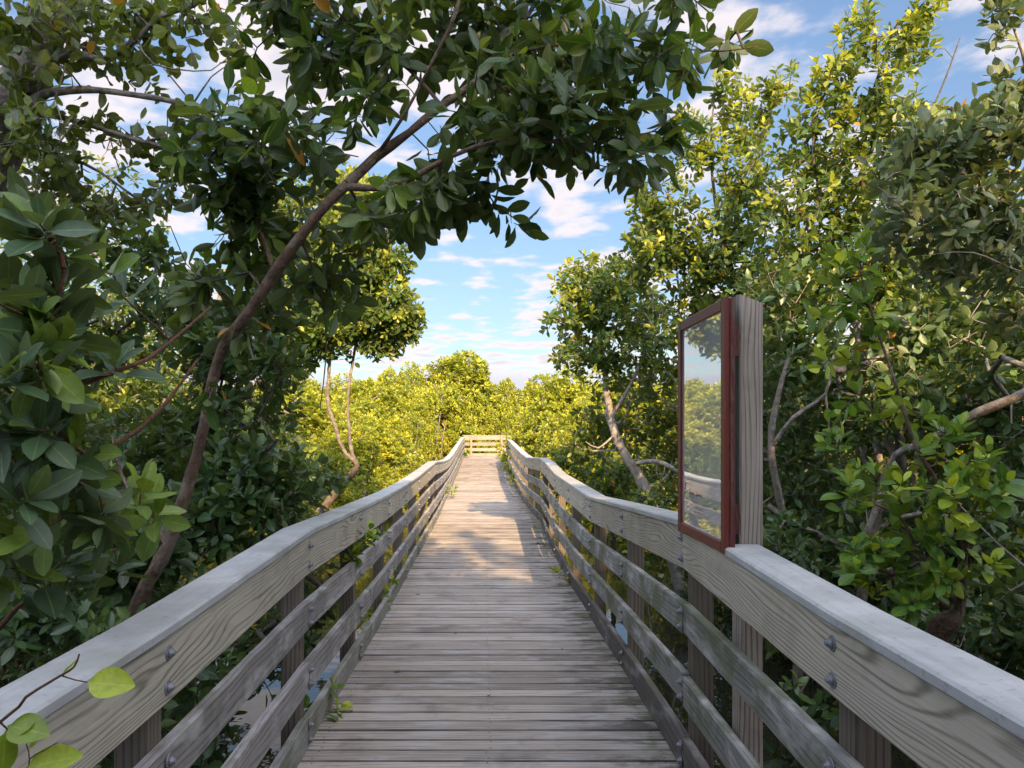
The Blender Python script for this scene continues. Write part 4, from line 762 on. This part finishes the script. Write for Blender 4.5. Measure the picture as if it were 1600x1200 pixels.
sprig((-1.05, .98, WZ), [[pl(-420, 1330, 1.0, .0030), pl(-200, 1230, .98, .0026), pl(0, 1128, .95, .0022), pl(40, 1090, .94, .0019), pl(95, 1055, .93, .0016), pl(116, 1042, .93, .0012), pl(124, 1022, .93, .0010)], [pl(95, 1055, .93, .0012), pl(118, 1062, .93, .0009), pl(138, 1066, .93, .0008)],
      [pl(0, 1128, .95, .0016), pl(12, 1140, .95, .0012), pl(40, 1160, .95, .0008), pl(46, 1186, .95, .0008)], [pl(46, 1215, .94, .0012), pl(46, 1186, .94, .001), pl(70, 1172, .94, .0008), pl(90, 1160, .94, .0006)]],
     [lf(136, 1066, .93, 211, 1072, .92, .30, U1, .8, .9), lf(12, 1134, .95, 70, 1144, .92, .27, (-.3, -.6, .7), .3, .35), lf(10, 1140, .95, 2, 1215, .94, .27, (.5, -.8, .1), .5, .3),
      lf(40, 1200, .94, 128, 1180, .92, .22, (-.1, -.8, .6), .6, .8), lf(96, 1056, .93, 124, 1026, .93, .07, U1, .6, .6), lf(60, 1120, .95, 30, 1150, .93, .25, U1, .5, .4), lf(46, 1170, .94, 60, 1150, .95, .25, U1, .5, .6)],
     'yellow green sprig with one large leaf in front of the left railing cap', leaf='leaf_bright', seed=5)
def small(x, y, Y, label, seed, n=3, s=.055, dx=.12, leaf='leaf_bright', bx=None):
    rg = np.random.default_rng(seed); p = P(x, y, Y); b = p+np.array((-dx*2.2, .05, -.25)); pts = []
    for i_ in range(n):
        e = p+rg.normal(size=3)*np.array((.05, .06, .05)); pts.append([(*b, .003), (*(b*.5+e*.5+np.array((0, 0, .02))), .0022), (*e, .0012)])
    root = sprig((b[0], b[1], WZ), pts, 1, label, leaf=leaf, seed=seed, size=s, per=(3, 6), name='leafy_shoot'); return root
small(585, 845, 4.75, 'small green shoot poking between the top board and the next on the left railing', 31, n=5, s=.085)
small(505, 1080, 3.95, 'green shoot coming through the lowest gap of the left railing onto the deck', 32, n=3, s=.085)
small(600, 945, 6.4, 'yellowish shoot hanging over the left kick board', 33, n=3, s=.07)
small(612, 910, 6.9, 'tuft of leaves squeezed between the lower left boards', 34, n=3, s=.07)
small(704, 765, 17.0, 'bright tuft growing through the sunny far part of the left railing', 35, n=5, s=.11)
small(731, 706, 32.5, 'pale tuft in the left corner of the far railing', 36, n=8, s=.14)
for j_, (x_, y_, Y_) in enumerate(((796, 735, 22.5), (801, 748, 20.5))):
    small(x_, y_, Y_, ['green tuft overhanging the far right kick board', 'second green tuft a little nearer on the far right kick board'][j_], 37+j_, n=7, s=.13, dx=-.15, leaf='leaf_mid')
small(873, 893, 7.6, 'dark tuft beside the right kick board', 39, n=3, s=.07, dx=-.1, leaf='leaf_mid')

# ---- leaf litter lying on the planks and caps
def litter(x, Y, rot, L_, col, label, zoff=.0, grp=None):
    z_ = float(svi(Y, 3))+.004+zoff
    A = (np.array([(x, Y, z_)]), np.array([(math.cos(rot), math.sin(rot), .03)]), np.array([(0, 0, 1.)]), np.array([L_]), np.array([L_*.25]), np.array([.9 if col else .2]), np.array([0.]))
    o = link('fallen_leaf', leaves_mesh('fallen_leaf', *A, 'mid', curl=-.25), M['litter_b'] if col else M['litter_d']); tag(o, label, 'leaf', grp)
for nm, c1 in (('litter_b', (.20, .085, .035)), ('litter_d', (.045, .028, .02))):
    k = NT(nm); k.put(k.p.inputs['Base Color'], (*c1, 1)); k.p.inputs['Roughness'].default_value = .7; M[nm] = k.m
def atdeck(x, y): Y = EYE*F/(y-HY); return ((x-CX)/F*Y, Y)
for (x_, y_, r_, L_, c_, lb) in ((760, 1090, .9, .035, 1, 'rusty leaf scrap just right of the middle of the near deck'), (880, 1010, 2.0, .03, 0, 'dark leaf scrap on the right half of the deck'), (790, 930, 1.2, .03, 1, 'brown leaf scrap in the middle of the deck'), (614, 1046, -.3, .055, 0, 'curled dark leaf on the left half of the deck'), (545, 1113, .4, .025, 1, 'small rusty leaf near the left kick board'), (522, 1146, .2, .02, 0, 'tiny dark leaf by the left edge of the near deck'),
                                 (708, 984, .1, .03, 0, 'small dark leaf in the middle of the deck'), (648, 920, 0, .05, 0, 'dark leaf sliver on the deck near the left shoots'), (847, 846, .5, .07, 0, 'dark leaf on the deck near the right kick board')):
    a_, b_ = atdeck(x_, y_); litter(a_, b_, r_, L_, c_, lb)
for j_ in range(16):
    Y_ = rnd.uniform(8.5, 24); litter(float(svi(Y_, 2))-rnd.uniform(.05, .32), Y_, rnd.uniform(0, 6), rnd.uniform(.06, .1), rnd.random() < .6, 'dry leaf lying along the right edge of the far deck', grp='dry leaves along the right edge of the deck')

# ---- mangroves one can count, built a few times and copied
def generic(name, seed, H, RX, ntips, size, leaf, bk, kind='lo', per=(6, 8), young=.15, holes=-1.4, nb=9):
    rg = np.random.default_rng(seed); tips = []; sk = []; paths = []; tops = []
    for i_ in range(5):
        a = rg.random()*6.28; r_ = RX*.55*math.sqrt(rg.random()); tops.append((r_*math.cos(a), r_*math.sin(a), H*rg.uniform(.62, .9)))
    for tx, ty, tz in tops:
        p = np.array([(tx*.1, ty*.1, -.3, .05), (tx*.35+rg.normal()*.1, ty*.35+rg.normal()*.1, tz*.35, .04), (tx*.8, ty*.8, tz*.7, .028), (tx, ty, tz, .012)])
        sp_ = smooth_path(p, .18); paths.append(sp_); sk.append(sp_[len(sp_)//4:, :3])
    for i_ in range(7):                      # stilt roots
        a = rg.random()*6.28; d = rg.uniform(.4, .9); p = np.array([(0, 0, .8+rg.random()*.4, .02), (math.cos(a)*d*.55, math.sin(a)*d*.55, .65, .018), (math.cos(a)*d, math.sin(a)*d, -.2, .015)])
        paths.append(smooth_path(p, .15))
    for i_ in range(nb):
        a = rg.random()*6.28; f_ = (i_+.5)/nb; zc = H*(.12+.74*f_); rr = RX*(1-.45*f_**2)*.62*math.sqrt(rg.random()); c_ = np.array((rr*math.cos(a), rr*math.sin(a), zc))
        n = ntips//nb; v = norm(rg.normal(size=(n, 3)))*(rg.random((n, 1))**.25); s_ = RX*(.62-.25*f_)*rg.uniform(.75, 1.15)
        tips.append(c_+v*np.array((s_, s_, min(s_, H*.24))))
    tips = np.concatenate(tips); tips = tips[(tips[:, 2] > .12) & (n3(tips, 2.6, seed*1.3) > holes)]
    V, Q = limb_mesh(paths, 7, rg=rg)
    P0, P1, R0, R1, last = twig_net(np.concatenate(sk), tips, rt=.003, rg=rg, rmax=.03); tv, tq = tubes('t', P0, P1, R0, R1, 4)
    tm = wood_mesh('trunk', V, Q, tv, tq, M[bk], M[bk])
    ax = norm(last)*.7+norm(tips*np.array((1, 1, .4)))*.5+np.array((0, 0, .55))+rg.normal(size=last.shape)*.2
    A = rosettes(tips, ax, size, .27, per, kind, young, .02, (20, 90), .08, rg=rg); cm_ = leaves_mesh('crown', *A, kind, rg=rg); cm_.materials.append(M[leaf])
    return name, tm, cm_
GEN = {}
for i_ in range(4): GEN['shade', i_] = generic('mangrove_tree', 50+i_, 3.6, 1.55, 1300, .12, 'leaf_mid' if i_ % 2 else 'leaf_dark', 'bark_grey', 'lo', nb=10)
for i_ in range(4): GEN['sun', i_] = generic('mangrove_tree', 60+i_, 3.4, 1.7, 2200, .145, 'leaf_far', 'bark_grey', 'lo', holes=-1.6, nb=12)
def plant(key, x, Y, h, label, group=None, wsc=1.0, name='mangrove_tree'):
    nm, tm, cm_ = GEN[key]; r = empty(name, (x, Y, WZ), label, 'tree', group)
    for n_, me in (('trunk', tm), ('crown', cm_)):
        c_ = bpy.data.objects.new(n_, me); C.objects.link(c_); c_.parent = r
    H0 = 3.6 if key[0] == 'shade' else 3.4; s = h/H0; r.scale = (s*wsc, s*wsc, s); r.rotation_euler = (0, 0, rnd.uniform(0, 6.28)); return r
def top(y, Y): return EYE+(HY-y)/F*Y-WZ      # height of a tree whose top shows at picture row y
G1 = 'shaded mangroves behind the left bank'; G2 = 'shaded mangroves behind the right bank'; G3 = 'sunlit mangroves left of the boardwalk'; G4 = 'sunlit mangroves right of the boardwalk'; G5 = 'distant mangroves beyond the end of the boardwalk'
for x, Y, h in ((-4.2, 6.2, 3.6), (-5.6, 4.2, 4.4), (-3.6, 7.4, 2.6), (-6.8, 7.6, 5.0), (-5.4, 10.5, 4.2), (-8.4, 10.5, 5.5), (-3.3, 12.4, 1.9), (-3.4, 2.4, 2.2), (-4.6, 1.6, 4.0), (-7.5, 13.5, 4.6), (-2.7, 5.6, 1.7)):
    plant(('shade', rnd.randrange(4)), x, Y, h, 'shaded leafy mangrove standing in the thicket behind the left bank', G1)
for x, Y, h in ((4.4, 7.4, 4.4), (5.6, 5.2, 4.8), (4.2, 10.2, 4.0), (6.6, 8.5, 5.4), (3.9, 3.6, 3.0), (3.4, 12.2, 2.9), (5.4, 12.8, 3.9), (4.4, 2.0, 4.4), (3.3, 6.6, 2.3), (2.8, 2.6, 1.6), (7.6, 12, 5), (2.7, 7.6, 1.9)):
    plant(('shade', rnd.randrange(4)), x, Y, h, 'shaded leafy mangrove standing in the thicket behind the right bank', G2)
# behind the photographer: the trees that keep the near walkway in shade
for j_, (x, Y, h) in enumerate(((-2.6, -3.0, 5.6), (2.8, -2.6, 5.2), (-3.6, -6, 6.6), (1.2, -7.2, 6.4), (4.2, -6.4, 7.2), (-1.0, -8.6, 7.0), (6.6, -4.2, 7.4), (3.0, -10.5, 8.2), (-5.6, -9.5, 8.0), (0.2, -11.5, 8.4), (7.4, -9.5, 8.6), (-4.9, -1.2, 5.4), (4.8, -.6, 5.0), (-7.4, -5, 7.0), (9.4, -6, 7.6),
        (1.9, -8.0, 10.0), (3.6, -9.2, 10.4), (-.3, -8.8, 10.2), (.9, -4.6, 6.4), (2.6, -4.9, 7.4), (-1.6, -5.2, 6.6), (5.4, -8.6, 9.6), (-2.9, -9.4, 9.6), (1.2, -10.2, 11.4), (-3.4, -6.8, 9.4), (-.6, -6.6, 11.6), (-1.9, -6.3, 11.0))):
    plant(('shade', j_ % 4), x, Y, h, 'tall shaded mangrove behind the viewpoint', 'mangroves behind the viewpoint', wsc=1.0)
LBL = ['lowest sunlit bush against the left railing beside the twin stems', 'sunlit mangrove directly behind the twin stemmed tree', 'wide yellow green mangrove showing left of the twin stems', 'low bright mangrove touching the left railing at its bend',
   'bright mangrove between the twin stems and the far left railing', 'yellow green mangrove seen between the brown stem and the twin stems', 'yellow green mangrove glimpsed through leaves left of the brown stem', 'low bright mangrove leaning on the far left railing']
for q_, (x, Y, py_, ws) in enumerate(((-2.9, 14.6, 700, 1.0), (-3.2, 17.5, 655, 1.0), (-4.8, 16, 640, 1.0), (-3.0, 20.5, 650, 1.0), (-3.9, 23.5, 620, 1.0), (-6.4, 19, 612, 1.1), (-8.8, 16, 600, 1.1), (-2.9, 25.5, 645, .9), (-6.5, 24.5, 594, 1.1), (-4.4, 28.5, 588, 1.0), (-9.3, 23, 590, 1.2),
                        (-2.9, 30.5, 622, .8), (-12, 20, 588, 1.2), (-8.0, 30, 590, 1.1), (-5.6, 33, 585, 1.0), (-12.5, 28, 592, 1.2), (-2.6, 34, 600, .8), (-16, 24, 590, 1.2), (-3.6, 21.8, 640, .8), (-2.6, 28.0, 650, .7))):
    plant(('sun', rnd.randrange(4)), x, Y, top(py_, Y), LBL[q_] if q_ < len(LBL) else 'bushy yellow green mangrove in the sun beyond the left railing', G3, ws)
LBR = ['low sunny bush against the right railing below its bend', 'bright mangrove just left of the crooked pale trunk', 'bright mangrove beside the far end of the right railing', 'sunlit mangrove right behind the crooked pale trunk', 'round topped mangrove behind the far right corner']
for q_, (x, Y, py_, ws) in enumerate(((2.6, 17.0, 690, .9), (2.7, 20.5, 655, .9), (2.9, 23.0, 618, .85), (4.6, 17, 625, 1.0), (4.0, 25.0, 600, .9), (5.8, 21, 600, 1.1), (7.4, 17, 600, 1.1), (6.8, 25.5, 595, 1.1), (9, 21, 590, 1.2), (3.1, 14.6, 715, .8), (3.5, 38, 605, .9), (6.2, 38, 600, 1.0), (10, 28, 590, 1.2), (12.5, 22, 590, 1.2), (9.2, 38, 598, 1.1))):
    plant(('sun', rnd.randrange(4)), x, Y, top(py_, Y), LBR[q_] if q_ < len(LBR) else 'bushy yellow green mangrove in the sun beyond the right railing', G4, ws)
plant(('sun', 1), 2.6, 26.5, top(572, 26.5), 'rounded bright mangrove just right of the far corner of the boardwalk', None, .92)
plant(('sun', 3), -1.75, 38.2, top(546, 38.2), 'tallest sunlit mangrove dome, left of the far end of the boardwalk', None, 1.12)
plant(('sun', 2), -4.3, 36.4, top(566, 36.4), 'second tallest sunlit mangrove beside the tallest dome', None, .70)
for x, Y, py_, ws in ((-2.9, 39, 578, 1.0), (-.5, 39.5, 584, .85), (-3.6, 34.8, 596, .8), (4.6, 27.5, 586, 1.0), (-2.1, 36.6, 596, .8), (-1.2, 37.3, 604, .7), (-3.1, 36.2, 604, .75)):
    plant(('sun', rnd.randrange(4)), x, Y, top(py_, Y), 'rounded sunlit mangrove crowded beside the tallest dome', 'mangroves crowded round the tallest dome', ws)
plant(('sun', 3), 1.4, 40, top(588, 40), 'sunlit mangrove with a peaked top behind the middle of the end railing', None, .62)
for (x, Y, py_) in ((-1.2, 36.6, 640), (.2, 37.2, 632), (1.5, 36.8, 640), (2.8, 36.9, 625), (-.2, 41, 604), (3.0, 42, 596), (-4.6, 40, 588), (-6.8, 41, 590), (-9.2, 38, 588), (5.2, 42, 600)):
    plant(('sun', rnd.randrange(4)), x, Y, top(py_, Y), 'yellow green mangrove just beyond the end railing', 'mangroves just beyond the end railing', .62 if py_ > 610 else .8)
for j_ in range(70):
    Y = 46+j_*1.5+rnd.uniform(-2, 2); half = Y*.78; x = rnd.uniform(-half, half*.95)
    plant(('sun', j_ % 4), x, Y, top(rnd.uniform(596, 612), Y), 'small looking distant mangrove beyond the end of the boardwalk', G5, rnd.uniform(.9, 1.2))
for j_ in range(22):                      # and the same forest past the frame on both sides
    s_ = -1 if j_ % 2 else 1; Y = rnd.uniform(14, 40); x = s_*rnd.uniform(13, 22)
    plant(('sun', j_ % 4), x, Y, rnd.uniform(3.6, 4.8), 'sunlit mangrove far out to the side of the boardwalk', 'mangroves far out to the sides', 1.2)
